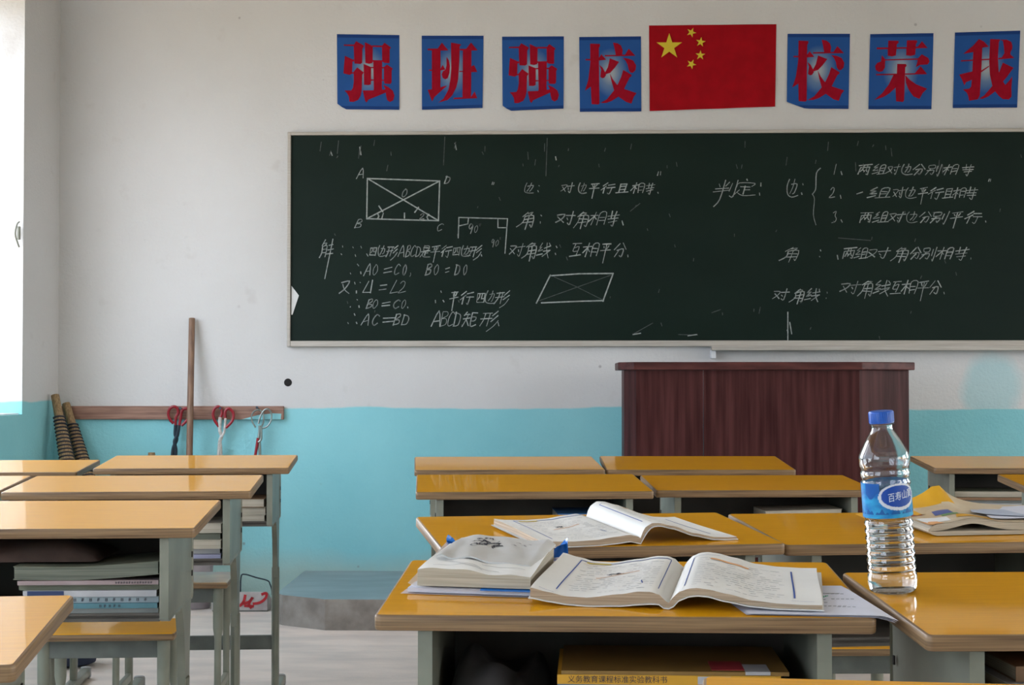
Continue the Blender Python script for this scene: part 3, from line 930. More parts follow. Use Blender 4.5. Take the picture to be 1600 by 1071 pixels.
poster('q', [(526.5, 53.5), (624, 55), (624, 172), (527.5, 171)], 'blue poster with red character 强, first of the row, above the board left end', corner_fold)
poster('b', [(659, 56), (755.5, 56), (754, 169), (659.5, 172)], 'blue poster with red character 班, above the chalkboard', None)
poster('q', [(784.5, 57.5), (881, 57), (880.5, 170), (785.5, 174)], 'blue poster with red character 强, hanging between the 班 and 校 posters', corner_fold)
poster('x', [(905, 58), (1001.5, 57), (1002, 174.5), (906, 175)], 'blue poster with red character 校, touching the left side of the flag', None)
poster('x', [(1230.5, 53), (1328, 53), (1325.5, 170.5), (1229, 170)], 'blue poster with red character 校 and lifted lower corner, right of the flag', corner_fold_big)
poster('r', [(1359.5, 53.5), (1458.5, 52), (1455, 171), (1356.5, 171)], 'blue poster with red character 荣, above the chalkboard', None)
poster('w', [(1492, 51), (1594, 48), (1589, 168.5), (1488.5, 169)], 'blue poster with red character 我, last of the row at right', None)

fq = [(1014, 40), (1213, 38), (1211, 167), (1015, 174)]
fo = at_y(1113, 105, WALL_Y)
flag = tag(empty('national_flag', fo), 'red flag with five yellow stars pinned above the chalkboard', 'flag')
sheet('flag_cloth', fq, M_FLAGRED, flag, fo, 0.006, 18)


def star(bm, cx, cy, r, a):
    pts = []
    for i in range(10):
        rr = r if i % 2 == 0 else r * 0.382
        t = a + i * math.pi / 5
        pts.append((cx + rr * math.sin(t), cy - rr * math.cos(t)))

    def fn(px, py):
        p = at_y(px, py, WALL_Y)
        return (p.x - fo.x, -0.0105, p.z - fo.z)
    vs = [bm.verts.new(fn(*p)) for p in pts]
    c = bm.verts.new(fn(cx, cy))
    for i in range(10):
        bm.faces.new((c, vs[(i + 1) % 10], vs[i]))


for (cx, cy, r, a) in ((1045.5, 73.5, 21, 0.0), (1080, 51.5, 8, 0.4), (1094.5, 66.5, 8, 0.15), (1094, 87, 8, 0.05), (1080, 101, 8, 0.45)):
    bm = bmesh.new()
    star(bm, cx, cy, r, a)
    link('star', bm, M_FLAGYEL, flag)

# ------------------------------------------------------------------ desks
DESKS = {
    'C1': (0.072, 1.913, 0.757, -0.0157, 0.0537), 'C2': (0.092, 2.722, 0.756, 0.2053, 0.0546), 'C3': (-0.070, 4.009, 0.759, 0.0878, 0.0504),
    'C4': (-0.166, 4.999, 0.758, 0.0925, 0.0568), 'R1': (0.712, 1.850, 0.750, 0.0696, 0.0587), 'R2': (0.684, 2.852, 0.751, 0.1513, 0.0540),
    'R3': (0.548, 4.315, 0.743, 0.0584, 0.0418), 'R4': (0.435, 5.055, 0.756, 0.0312, 0.0615), 'Q4': (1.530, 5.334, 0.747, -0.0124, 0.0544),
    'Q3': (1.505, 4.059, 0.752, 0.0200, 0.0680), 'L4': (-1.148, 4.892, 0.767, 0.0970, 0.0547), 'L3': (-1.061, 3.847, 0.768, 0.1102, 0.0407),
    'L2': (-1.013, 3.051, 0.752, 0.0863, 0.0633), 'L1': (-0.871, 1.615, 0.741, 0.1494, 0.0506), 'M4': (-1.848, 5.009, 0.746, 0.1011, 0.0489),
    'M3': (-1.804, 4.189, 0.743, 0.1178, 0.0432), 'R0': (0.380, 0.989, 0.752, -0.1036, 0.0680)}
DLAB = {
    'C1': 'yellow lacquered school desk under the bulging book pouch and the nearest open textbook',
    'C2': 'yellow lacquered school desk under the farther open textbook',
    'C3': 'bare yellow school desk directly behind the desk of the farther open textbook',
    'C4': 'bare yellow school desk beside the podium-front desk, nearest the blank teal wall',
    'R1': 'yellow lacquered school desk carrying the plastic water bottle',
    'R2': 'yellow lacquered school desk under the curled yellow magazine',
    'R3': 'bare yellow school desk between the magazine desk and the podium-front desk',
    'R4': 'bare yellow school desk right in front of the maroon podium',
    'Q4': 'pale-topped school desk by the teal wall, seen just right of the bottle label',
    'Q3': 'school desk cut by the right picture edge, corner overlapping the pale-topped desk',
    'L4': 'school desk in front of the leaning pole and hanging tongs',
    'L3': 'school desk second from the tongs in the window-side aisle column',
    'L2': 'school desk stuffed with newspapers and spine-out books, third from the tongs',
    'L1': 'school desk corner nearest the camera at lower left, white with window glare',
    'M4': 'school desk by the window in front of the bound brooms',
    'M3': 'school desk under the window mostly out of frame, behind the brooms desk',
    'R0': 'yellow school desk of which only the far edge shows at the bottom right'}
TH = 0.0195
TRAY = 0.150


def frame_of(k):
    x, y, h, r, t = DESKS[k]
    return Matrix.Translation((x, y, h)) @ Euler((t, 0, r)).to_matrix().to_4x4()


def desk(k):
    x, y, h, r, t = DESKS[k]
    root = tag(empty('school_desk', (x, y, 0), (0, 0, r)), DLAB[k], 'desk', 'yellow topped school desks')
    w, d = 0.6, 0.4
    bm = bmesh.new()
    box(bm, (-w / 2, 0, -TH), (w / 2, d, 0))
    es = [e for e in bm.edges if abs(e.verts[0].co.z - e.verts[1].co.z) > 0.01]
    bmesh.ops.bevel(bm, geom=es, offset=0.009, segments=4, profile=0.5, affect='EDGES')
    for f in bm.faces:
        f.material_index = 0 if f.normal.z > 0.9 else 1
    es = [e for e in bm.edges if abs(e.verts[0].co.z - e.verts[1].co.z) < 1e-5 and len({round(f.normal.z, 1) for f in e.link_faces}) > 1]
    bmesh.ops.bevel(bm, geom=es, offset=0.0035, segments=2, profile=0.5, affect='EDGES', material=1)
    dt = link('desktop', bm, [M_TOP, M_EDGE], root, smooth=True, loc=(0, 0, h), rot=(t, 0, 0))
    for p in dt.data.polygons:
        if abs(p.normal.z) > 0.99:
            p.use_smooth = False
    ub = h - TH * 1.02                    # underside at the front
    zb = ub - TRAY                        # tray bottom
    tt = math.tan(t)
    U = 0.248
    V0, V1 = 0.012, 0.345
    for s in (-1, 1):
        bm = bmesh.new()
        poly = [(V0, zb - .008), (V0 + .02, zb - .014), (0.10, zb - .010), (V1 - .01, zb - .010), (V1, zb), (V1, ub + V1 * tt - .0008), (V0, ub + V0 * tt - .0008)]
        xo, xi = s * U, s * (U - .0175)
        prism(bm, poly, min(xo, xi), max(xo, xi), axis='x')
        bm.faces.ensure_lookup_table()
        side = [f for f in bm.faces if f.calc_center_median().x * s > U - .001]
        if side:
            rr = bmesh.ops.inset_region(bm, faces=side, thickness=0.022, depth=0)
            r2 = bmesh.ops.inset_region(bm, faces=side, thickness=0.004, depth=-0.003)
        link('side_panel', bm, M_STEEL, root)
        bm = bmesh.new()                  # fixing slots on the panel's rear strip
        for (vv, zz) in ((0.325, zb + .045), (0.325, zb + .085)):
            box(bm, (min(s * (U - .001), s * (U + .0012)), vv - .003, zz - .006), (max(s * (U - .001), s * (U + .0012)), vv + .003, zz + .006))
        link('slot', bm, M_HOLE, root)
        bm = bmesh.new()                  # arched bracket that carries the box on the column
        pl = [(0.195, zb - .004), (0.225, zb - .028), (0.248, zb - .075), (0.258, zb - .13), (0.262, zb - .20), (0.318, zb - .20), (0.326, zb - .10), (0.336, zb - .03), (0.343, zb - .004)]
        prism(bm, pl, min(s * (U - .004), s * (U - .020)), max(s * (U - .004), s * (U - .020)), axis='x')
        link('bracket', bm, M_STEEL, root)
        bm = bmesh.new()
        tube(bm, [(s * (U - .012), 0.29, zb - .17), (s * (U - .012), 0.29, 0.03)], [0.0125, 0.0125], 14)
        for v in bm.verts:
            v.co.y = 0.29 + (v.co.y - 0.29) * 2.1
        link('leg', bm, M_STEEL, root, smooth=True)
        bm = bmesh.new()
        box(bm, (s * (U - .012) - .016, 0.09, 0.006), (s * (U - .012) + .016, 0.50, 0.036), 0.008)
        ft = link('foot', bm, M_STEEL, root, smooth=True)
        for yy in (0.084, 0.486):
            bm = bmesh.new()
            box(bm, (s * (U - .012) - .019, yy, 0.0), (s * (U - .012) + .019, yy + .02, 0.042), 0.009)
            link('foot_cap', bm, M_CAP, ft, smooth=True)
    bm = bmesh.new()
    box(bm, (-(U - .012), 0.28, 0.160), (U - .012, 0.30, 0.206), 0.004)
    link('stretcher', bm, M_DARKSTEEL, root)
    bm = bmesh.new()
    ui = U - .0175
    box(bm, (-ui, V0 + .004, zb - .006), (ui, V1 - .002, zb))
    prism(bm, [(V1 - .008, zb), (V1 - .002, zb), (V1 - .002, ub + V1 * tt - .001), (V1 - .008, ub + V1 * tt - .001)], -ui, ui, axis='x')
    box(bm, (-ui, V0 + .004, zb - .012), (ui, V0 + .012, zb + .004))
    link('tray', bm, M_TRAY, root)
    return root, zb


ZB = {}
for k in DESKS:
    _, ZB[k] = desk(k)

# ------------------------------------------------------------------ stools
M_SEAT = M_TOP


def stool(x, y, rot, h, label, worn=False, w=0.34, d=0.25):
    root = tag(empty('school_stool', (x, y, 0), (0, 0, rot)), label, 'stool', 'stools tucked under the desks')
    bm = bmesh.new()
    box(bm, (-w / 2, -d / 2, h - .018), (w / 2, d / 2, h), 0.005)
    for f in bm.faces:
        f.material_index = 0 if f.normal.z > 0.9 else 1
    link('seat', bm, [M_SEAT_WORN if worn else M_TOP, M_EDGE], root)
    a, c = w / 2 - .03, d / 2 - .03
    for s in (-1, 1):
        for q in (-1, 1):
            bm = bmesh.new()
            tube(bm, [(s * a, q * c, h - .02), (s * a, q * c, h - .14), (s * a, q * (c + .004), h - .17), (s * a, q * (c + .01), 0.0)], [0.016, 0.015, 0.0105, 0.0105], 12)
            link('leg', bm, M_STEEL, root, smooth=True)
        bm = bmesh.new()
        box(bm, (s * a - .008, -c, 0.10), (s * a + .008, c, 0.125), 0.003)
        link('rung', bm, M_STEEL, root)
    for q in (-1, 1):
        bm = bmesh.new()
        box(bm, (-a, q * c - .006, h - .062), (a, q * c + .006, h - .019), 0.002)
        link('apron', bm, M_DARKSTEEL, root)
    return root


stool(-1.12, 3.93, 0.10, 0.43, 'yellow seated stool tucked under the desk behind the newspapers desk', w=0.345)
stool(-1.195, 4.86, 0.10, 0.435, 'worn brown seated stool under the desk facing the hanging tongs', True, w=0.36, d=0.28)
stool(0.62, 3.78, 0.05, 0.43, 'yellow seated stool glimpsed between the pouch desk and the bottle desk')


# ------------------------------------------------------------------ books in the trays
def book(k, u0, u1, v0, v1, z0, th, cover, label, group, pages=None, spine=True, rot=0.0, wave=None, text=None):
    """closed book lying in a desk tray; spine faces the sitter when spine=True"""
    x, y, h, r, t = DESKS[k]
    M = Matrix.Translation((x, y, 0)) @ Matrix.Rotation(r, 4, 'Z')
    c = M @ Vector(((u0 + u1) / 2, (v0 + v1) / 2, z0))
    root = tag(empty('book', c, (0, 0, r + rot)), label, 'book', group)
    a, d = (u1 - u0) / 2, (v1 - v0) / 2
    ct = min(0.0012, th * 0.12)
    wv = wave or (lambda s: 0.0)

    def wbox(bm, p, q, n=12):
        xs = [p[0] + (q[0] - p[0]) * i / n for i in range(n + 1)]
        cols = []
        for xx in xs:
            o = wv((xx + a) / (2 * a))
            cols.append([bm.verts.new((xx, yy, zz + o)) for yy, zz in ((p[1], p[2]), (q[1], p[2]), (q[1], q[2]), (p[1], q[2]))])
        for i in range(n):
            for j in range(4):
                bm.faces.new((cols[i][j], cols[i][(j + 1) % 4], cols[i + 1][(j + 1) % 4], cols[i + 1][j]))
        bm.faces.new(cols[0][::-1])
        bm.faces.new(cols[-1])
    bm = bmesh.new()
    wbox(bm, (-a + .002, -d + .0015, ct), (a - .002, d - .002, th - ct))
    link('page_block', bm, pages or M_PAGEEDGE2, root)
    bm = bmesh.new()
    wbox(bm, (-a, -d, 0), (a, d, ct))
    wbox(bm, (-a, -d, th - ct), (a, d, th))
    if spine:
        wbox(bm, (-a, -d - .001, 0), (a, -d + .001, th))
    link('cover', bm, cover, root)
    if text:
        n, x0, x1, m = text
        bm = bmesh.new()
        for i in range(n):
            cx = -a + 2 * a * (x0 + (x1 - x0) * i / max(1, n - 1))
            hh = th * 0.26
            for (p, q, e, g) in ((-1, 1, .75, 1), (-1, 1, -.15, .15), (-.2, .2, -1, 1), (-1, -.7, -1, .4)) if i % 2 else ((-1, 1, -.9, -.6), (-.9, -.5, -.9, .9), (.4, .8, -.9, .9), (-.9, .9, .2, .5)):
                box(bm, (cx + p * hh * .8, -d - .0017, th / 2 + e * hh), (cx + q * hh * .8, -d - .0009, th / 2 + g * hh))
        link('spine_lettering', bm, m, root)
    return root


def cmat(name, c, rough=0.5):
    return mat('cover_' + name, c, rough, var=0.15, scale=12)


CV = {'grey': cmat('grey', (0.22, 0.23, 0.22)), 'teal': cmat('teal', (0.08, 0.20, 0.24)), 'pale': cmat('pale_blue', (0.27, 0.33, 0.36)), 'navy': cmat('navy', (0.02, 0.04, 0.12)),
      'pink': cmat('pink', (0.33, 0.25, 0.25)), 'cream': cmat('cream', (0.50, 0.45, 0.36)), 'brown': cmat('brown', (0.22, 0.12, 0.06)), 'white': cmat('white', (0.42, 0.42, 0.44)),
      'yellow': cmat('yellow', (0.62, 0.32, 0.02)), 'blue': cmat('blue', (0.05, 0.18, 0.42)), 'lilac': cmat('lilac', (0.42, 0.42, 0.58)), 'olive': cmat('olive', (0.16, 0.17, 0.12)), 'red': cmat('red', (0.35, 0.03, 0.04)), 'ochre': cmat('ochre', (0.22, 0.12, 0.025))}
# newspapers desk (third from the tongs)
g = 'books in the newspapers desk'
z = ZB['L2'] + .0002
for (u0, u1, v0, th, c, lab, tx, pg) in (
        (-0.01, 0.226, .030, .012, 'grey', 'grey-green magazine at the very bottom of the newspapers desk stack', None, None),
        (-0.02, 0.224, .028, .010, 'teal', 'thin teal book second from the bottom of the newspapers desk', (5, .55, .7, M_INKDARK), None),
        (-0.03, 0.226, .034, .012, 'pale', 'pale blue spined book with dark lettering in the newspapers desk', (12, .25, .9, M_INKDARK), None),
        (-0.035, 0.222, .030, .012, 'white', 'white spined book with a navy end in the newspapers desk', None, None),
        (-0.045, 0.225, .040, .011, 'olive', 'olive book under the pink spined one in the newspapers desk', None, M_PAGEGREEN),
        (-0.045, 0.226, .027, .008, 'pink', 'thin pink spined book with small print in the newspapers desk', (14, .7, .95, M_INKDARK), None)):
    bk = book('L2', u0, u1, v0, v0 + .185, z, th, CV[c], lab, g, pg, True, text=tx)
    if c == 'white':
        bm = bmesh.new()
        box(bm, (-.12, -.0945, .0005), (-.05, -.0935, th - .0005))
        link('navy_spine_end', bm, CV['navy'], bk)
    z += th + .0003
book('L2', -.055, 0.226, .032, .22, z, .026, CV['olive'], 'thick sagging pile of newsprint topmost in the newspapers desk', g, M_PAGEGREEN, False,
     wave=lambda s: 0.010 * max(0, s - .45) ** 1.2 * 2.2 + 0.005 * max(0, .3 - s))
# second from the tongs
g = 'books in the desk second from the tongs'
z = ZB['L3'] + .0002
for (u0, u1, v0, th, c, lab, sp, pg) in (
        (-.04, .224, .035, .012, 'lilac', 'lilac workbook at the bottom of the desk second from the tongs', True, None),
        (-.03, .222, .050, .014, 'white', 'white workbook with bent pages in the desk second from the tongs', False, M_PAPER),
        (-.04, .226, .030, .022, 'cream', 'cream book with loose page edges, middle of the desk second from the tongs', False, None),
        (-.03, .224, .040, .016, 'olive', 'grey newsprint book in the desk second from the tongs', False, M_PAGEGREEN),
        (-.05, .226, .034, .024, 'cream', 'thick cream book topmost in the desk second from the tongs', False, None)):
    book('L3', u0, u1, v0, v0 + .185, z, th, CV[c], lab, g, pg, sp)
    z += th + .0003
g = 'books in the desk facing the tongs'
z = ZB['L4'] + .0002
for (u0, u1, v0, th, c, lab, pg) in (
        (-.06, .224, .030, .022, 'cream', 'cream book at the bottom of the desk facing the tongs', None),
        (-.05, .226, .040, .024, 'cream', 'cream book in the middle of the desk facing the tongs', M_PAGEEDGE2),
        (-.05, .222, .030, .026, 'brown', 'brown covered book topmost in the desk facing the tongs', M_PAGEEDGE2)):
    book('L4', u0, u1, v0, v0 + .185, z, th, CV[c], lab, g, pg, False)
    z += th + .0003
g = 'books in the podium-side desks'
z = ZB['C3'] + .0002
for (th, c, lab) in ((.03, 'cream', 'cream book lowest in the bare desk behind the farther textbook'), (.028, 'navy', 'navy book in the bare desk behind the farther textbook'), (.03, 'pale', 'pale blue book in the bare desk behind the farther textbook'), (.022, 'blue', 'blue book topmost in the bare desk behind the farther textbook')):
    book('C3', .06, .226, .035, .24, z, th, CV[c], lab, g, None, True)
    z += th + .0003
z = ZB['R3'] + .0002
for (u0, u1, th, c, lab, wv) in ((.0, .20, .04, 'grey', 'grey book lowest in the bare desk beyond the bottle', None), (.02, .215, .04, 'olive', 'olive book in the bare desk beyond the bottle', None), (.0, .21, .030, 'cream', 'open-edged pale notebook topmost in the bare desk beyond the bottle', lambda s: .006 * s)):
    book('R3', u0, u1, .03, .22, z, th, CV[c], lab, g, M_PAGEEDGE2, False, wave=wv)
    z += th + .0003
g = 'books in the pale-topped desk by the wall'
z = ZB['Q4'] + .0002
for i, (th, c, nm) in enumerate(((.010, 'pale', 'pale blue book lowest'), (.010, 'yellow', 'yellow book second from bottom'), (.012, 'teal', 'teal book low'), (.008, 'navy', 'thin navy book'), (.010, 'white', 'white book'), (.010, 'grey', 'grey book'), (.009, 'brown', 'brown book'), (.020, 'olive', 'olive bundle topmost'))):
    book('Q4', -.225, .03 + (i % 3) * .01, .03 + (i % 2) * .01, .22, z, th, CV[c], nm + ' in the stack of the pale-topped desk by the wall', g, None, i < 7)
    z += th + .0003
g = 'books in the bottle desk'
z = ZB['R1'] + .0002
for i, (th, c, nm) in enumerate(((.03, 'grey', 'grey book lowest'), (.024, 'olive', 'olive book second'), (.02, 'cream', 'cream book in the middle'), (.016, 'grey', 'grey book under the white one'), (.014, 'white', 'white spined lettered book near the top'), (.018, 'brown', 'brown book topmost'))):
    book('R1', -.19 + (i % 2) * .012, .09, .035 + (i % 3) * .012, .23, z, th, CV[c], nm + ' in the stack inside the bottle desk', g, None, True, text=(12, .1, .9, M_INKDARK) if c == 'white' else None)
    z += th + .0003
g = 'books in the pouch desk'
z = ZB['C1'] + .0002


def text_mesh(body, size, extrude=0.0):
    cu = bpy.data.curves.new('lettering', 'FONT')
    cu.body = body
    cu.size = size
    cu.extrude = extrude
    cu.align_x, cu.align_y = 'CENTER', 'CENTER'
    cu.resolution_u = 3
    o = bpy.data.objects.new('lettering', cu)
    COL.objects.link(o)
    dg = bpy.context.evaluated_depsgraph_get()
    me = bpy.data.meshes.new_from_object(o.evaluated_get(dg))
    bpy.data.objects.remove(o)
    return me


for (u0, u1, th, c, lab) in ((-.08, .19, .044, 'cream', 'cream book lowest in the pouch desk'), (-.075, .19, .024, 'white', 'white book under the wire-bound notebook in the pouch desk'),
                             (-.08, .185, .014, 'blue', 'blue wire-bound notebook under the yellow textbook in the pouch desk'), (-.08, .19, .0115, 'yellow', 'yellow textbook with lettered spine in the pouch desk'),
                             (-.075, .20, .0045, 'brown', 'thin yellow-brown workbook topmost in the pouch desk')):
    bk = book('C1', u0, u1, .034, .22, z, th, CV['ochre'] if c == 'brown' else CV[c], lab, g, None, True)
    a, d = (u1 - u0) / 2, .093
    if c == 'blue':
        bm = bmesh.new()
        tube(bm, [(-a + 2 * a * i / 60, -d - .003, th / 2 + .004 * math.sin(i * .62)) for i in range(61)], .0009, 6)
        link('wire_binding', bm, M_INKDARK, bk)
    if c == 'yellow':
        for body, cx, sz, m in (('义务教育课程标准实验教科书', -.062, .0098, M_INKDARK), ('英语', .055, .0085, M_RED)):
            me = text_mesh(body, sz * 0.95)
            me.transform(Matrix.Translation((cx, -d - .0022, th / 2)) @ Matrix.Rotation(math.pi / 2, 4, 'X'))
            me.materials.append(m)
            o = bpy.data.objects.new('spine_lettering', me)
            COL.objects.link(o)
            o.parent = bk
        bm = bmesh.new()
        box(bm, (.035, -d - .0018, .001), (.075, -d - .0008, th - .001))
        link('spine_label', bm, CV['white'], bk)
    if c == 'brown':
        bm = bmesh.new()
        box(bm, (.045, -d + .01, th), (.085, -d + .07, th + .0006))
        link('red_cover_print', bm, CV['red'], bk)
        bm = bmesh.new()
        box(bm, (.085, -d - .0016, .001), (.115, -d + .05, th + .0005))
        link('white_cover_print', bm, CV['white'], bk)
    z += th + .0003


# ------------------------------------------------------------------ crumpled cloth and bag in trays
def lump(name, k, u0, u1, v0, v1, z0, hgt, m, label, cat, seed):
    x, y, h, r, t = DESKS[k]
    c = Matrix.Translation((x, y, 0)) @ Matrix.Rotation(r, 4, 'Z') @ Vector(((u0 + u1) / 2, (v0 + v1) / 2, z0))
    rnd = random.Random(seed)
    ph = [rnd.uniform(0, 6) for _ in range(6)]
    bm = bmesh.new()
    n = 28
    g = [[None] * (n + 1) for _ in range(n + 1)]
    for i in range(n + 1):
        for j in range(n + 1):
            a, q = i / n * 2 - 1, j / n * 2 - 1
            e = max(0, 1 - abs(a) ** 4) * max(0, 1 - abs(q) ** 4)
            f = 0.70 + 0.16 * math.sin(a * 3 + q * 2 + ph[0]) + 0.06 * math.sin(a * 6 - q * 4 + ph[1])
            g[i][j] = bm.verts.new((a * (u1 - u0) / 2, q * (v1 - v0) / 2, hgt * e ** .5 * min(1, f)))
    for i in range(n):
        for j in range(n):
            bm.faces.new((g[i][j], g[i + 1][j], g[i + 1][j + 1], g[i][j + 1]))
    bot = [g[i][0] for i in range(n + 1)] + [g[n][j] for j in range(1, n + 1)] + [g[i][n] for i in range(n - 1, -1, -1)] + [g[0][j] for j in range(n - 1, 0, -1)]
    bm.faces.new(bot[::-1])
    return tag(link(name, bm, m, smooth=True, loc=c, rot=(0, 0, r)), label, cat)


M_JACKET = mat('brown_cloth', (0.075, 0.045, 0.035), 0.9, var=0.3, scale=20)
M_BAGDARK = mat('dark_cloth', (0.04, 0.036, 0.036), 0.9, var=0.3, scale=20)
lump('folded_jacket', 'L2', -.215, .10, .07, .30, ZB['L2'] + .0985, .047, M_JACKET, 'crumpled dark brown jacket stuffed in the newspapers desk', 'jacket', 3)
lump('cloth_bag', 'C1', -.225, -.09, .04, .32, ZB['C1'] + .001, .125, M_BAGDARK, 'dark cloth bag stuffed in the left of the pouch desk', 'bag', 5)


# ------------------------------------------------------------------ open textbooks
def on_desk(k, u, v, rot, w=0.0005):
    M = frame_of(k) @ Matrix.Translation((u, v, w)) @ Matrix.Rotation(rot, 4, 'Z')
    return M


def open_book(k, u, v, rot, left, right, depth, label, pic, seed, widen=1.0, lift_back=1.0, w=.0005):
    M = on_desk(k, u, v, rot, w)
    root = empty('open_textbook')
    root.matrix_world = M
    tag(root, label, 'book', 'open textbooks')
    rnd = random.Random(seed)
    NV, NU = 16, 44
    for s, prof, nm in ((-1, left, 'left_pages'), (1, right, 'right_pages')):
        top = [(p[0], p[1]) for p in prof]
        bot = [(p[0], p[2]) for p in prof]
        W_ = prof[-1][0]

        def P(uu, vv, which, off=0.0, s=s, top=top, bot=bot, W_=W_):
            c = top if which else bot
            x = uu * W_
            kz = 1 + (lift_back - 1) * vv
            zz = interp(c, x) * kz
            if which and off:
                zz += off
            # outer edge wanders slightly along the depth
            return Vector((s * x * (1 + .012 * math.sin(vv * 4 + seed)), vv * depth, zz))
        bm = bmesh.new()
        T_, B_ = {}, {}
        for i in range(NU + 1):
            for j in range(NV + 1):
                T_[i, j] = bm.verts.new(P(i / NU, j / NV, True))
                B_[i, j] = bm.verts.new(P(i / NU, j / NV, False))

        def quad(a, c, mi):
            f = bm.faces.new(a if c else a[::-1])
            f.material_index = mi
        for i in range(NU):
            for j in range(NV):
                quad([T_[i, j], T_[i + 1, j], T_[i + 1, j + 1], T_[i, j + 1]], s > 0, 0)
                quad([B_[i, j], B_[i + 1, j], B_[i + 1, j + 1], B_[i, j + 1]], s < 0, 2)
            for j, c in ((0, s < 0), (NV, s > 0)):
                quad([T_[i, j], T_[i + 1, j], B_[i + 1, j], B_[i, j]], c, 1)
        for j in range(NV):
            quad([T_[NU, j], T_[NU, j + 1], B_[NU, j + 1], B_[NU, j]], True, 1)
            quad([T_[0, j], T_[0, j + 1], B_[0, j + 1], B_[0, j]], True, 1)
        pages = link(nm, bm, [M_PAGE, M_PAGEEDGE, M_PAPER], root, smooth=True)

        def strip(bm, a, c, wd, n=20, off=.0005):
            """printed band between page points a and c (uu, vv), width wd metres"""
            d = Vector((c[0] - a[0], 0)).to_2d() if False else None
            prev = None
            for i in range(n + 1):
                f = i / n
                uu, vv = a[0] + (c[0] - a[0]) * f, a[1] + (c[1] - a[1]) * f
                du, dv = (c[0] - a[0]) * W_, (c[1] - a[1]) * depth
                L = math.hypot(du, dv) or 1
                nu, nv = -dv / L * wd / 2 / W_, du / L * wd / 2 / depth
                p1 = bm.verts.new(P(uu + nu, vv + nv, True, off))
                p2 = bm.verts.new(P(uu - nu, vv - nv, True, off))
                if prev:
                    bm.faces.new((prev[0], prev[1], p2, p1))
                prev = (p1, p2)
        # blue page border
        i0, i1 = (0.09, 0.80) if s > 0 else (0.09, 0.83)
        bm = bmesh.new()
        if s < 0:
            strip(bm, (i0, .93), (i1, .93), .0035)
            strip(bm, (i1, .93), (i1, .10), .0016)
            strip(bm, (i0, .92), (i0, .12), .0010)
            strip(bm, (i1 + .12, .06), (i1, .02), .0008)
            strip(bm, (.22, .22), (.24, .30), .0016, 4)
        else:
            strip(bm, (i1 + .01, .86), (i1 + .02, .14), .0022)
            strip(bm, (i0, .90), (i0, .12), .0012)
            strip(bm, (i0, .90), (.28, .93), .0012)
            strip(bm, (.80, .08), (.95, .07), .0008)
        link('blue_border', bm, M_BLUEINK, pages)
        bm = bmesh.new()
        if s < 0:
            strip(bm, (.78, .905), (.58, .915), .008, 8, .0006)
            link('yellow_tab', bm, M_YELINK, pages)
            bm = bmesh.new()
            strip(bm, (.62, .50), (.30, .60), .0026, 10, .0006)
            strip(bm, (.80, .855), (.62, .85), .0012, 8, .0006)
            link('orange_line', bm, M_ORINK, pages)
            if pic:
                bm = bmesh.new()
                for q in range(16):
                    a0 = .50 + rnd.uniform(-.06, .04)
                    b0 = .56 + rnd.uniform(0, .05)
                    strip(bm, (a0, b0), (a0 + rnd.uniform(-.05, .05), b0 + rnd.uniform(-.02, .02)), .002, 3, .0006)
                link('printed_picture', bm, M_INKDARK, pages)
        else:
            strip(bm, (.22, .82), (.50, .78), .010, 10, .0006)
            link('orange_heading', bm, M_ORINK, pages)
        bm = bmesh.new()                  # lines of small grey type
        for ln in range(15):
            vv = .83 - ln * .052
            a0 = i0 + .05
            while a0 < i1 - .08:
                seg = rnd.uniform(.015, .07)
                if rnd.random() < .80 and not (s < 0 and .48 < vv < .62 and .25 < a0 < .64):
                    strip(bm, (a0, vv), (min(a0 + seg, i1 - .04), vv), rnd.choice((.0010, .0016, .0020)), 3, .0004)
                a0 += seg + rnd.uniform(.006, .02)
                if rnd.random() < .04:
                    a0 += .2
        link('text_lines', bm, M_INK, pages)
    # paper cover under the blocks
    bm = bmesh.new()
    prev = None
    pts = [(-p[0], p[2]) for p in left[::-1]] + [(p[0], p[2]) for p in right]
    N = 60
    xs = [pts[0][0] - .004 + (pts[-1][0] - pts[0][0] + .008) * i / N for i in range(N + 1)]
    for x in xs:
        zz = interp(pts, x)
        c = [bm.verts.new((x, -.002, max(zz - .0016, 0))), bm.verts.new((x, depth + .002, max(zz * lift_back - .0016, 0))), bm.verts.new((x, depth + .002, max(zz * lift_back - .0003, .0012))), bm.verts.new((x, -.002, max(zz - .0003, .0012)))]
        if prev:
            for j in range(4):
                bm.faces.new((prev[j], prev[(j + 1) % 4], c[(j + 1) % 4], c[j]))
        prev = c
    link('cover', bm, M_PAPER, root, smooth=True)
    return root


LEFT1 = [(0, .0075, .0010), (.004, .010, .0010), (.012, .0175, .0065), (.022, .0205, .0068), (.036, .0205, .0055), (.06, .0165, .0030), (.10, .0110, .0015), (.125, .0118, .0028), (.148, .0165, .0058), (.170, .0215, .0095)]
RIGHT1 = [(0, .0075, .0010), (.004, .0135, .0030), (.012, .0215, .0115), (.024, .0260, .0170), (.034, .0270, .0186), (.046, .0258, .0180), (.07, .0210, .0125), (.10, .0140, .0075), (.13, .0112, .0055), (.16, .0104, .0055), (.182, .0108, .0056)]
open_book('C1', .056, .046, math.radians(-7.5), LEFT1, RIGHT1, .255, 'open textbook on the nearest pouch desk, pages bordered in blue', True, 1, lift_back=1.12)
LEFT2 = [(0, .010, .0010), (.006, .014, .0030), (.02, .0165, .0060), (.045, .0145, .0035), (.08, .0105, .0015), (.12, .0095, .0012), (.16, .0110, .0020), (.182, .0135, .0040)]
RIGHT2 = [(0, .010, .0010), (.003, .020, .0060), (.010, .030, .0200), (.022, .0355, .0300), (.034, .0350, .0310), (.06, .0290, .0250), (.10, .0150, .0115), (.14, .0065, .0030), (.165, .0050, .0015), (.182, .0052, .0020)]
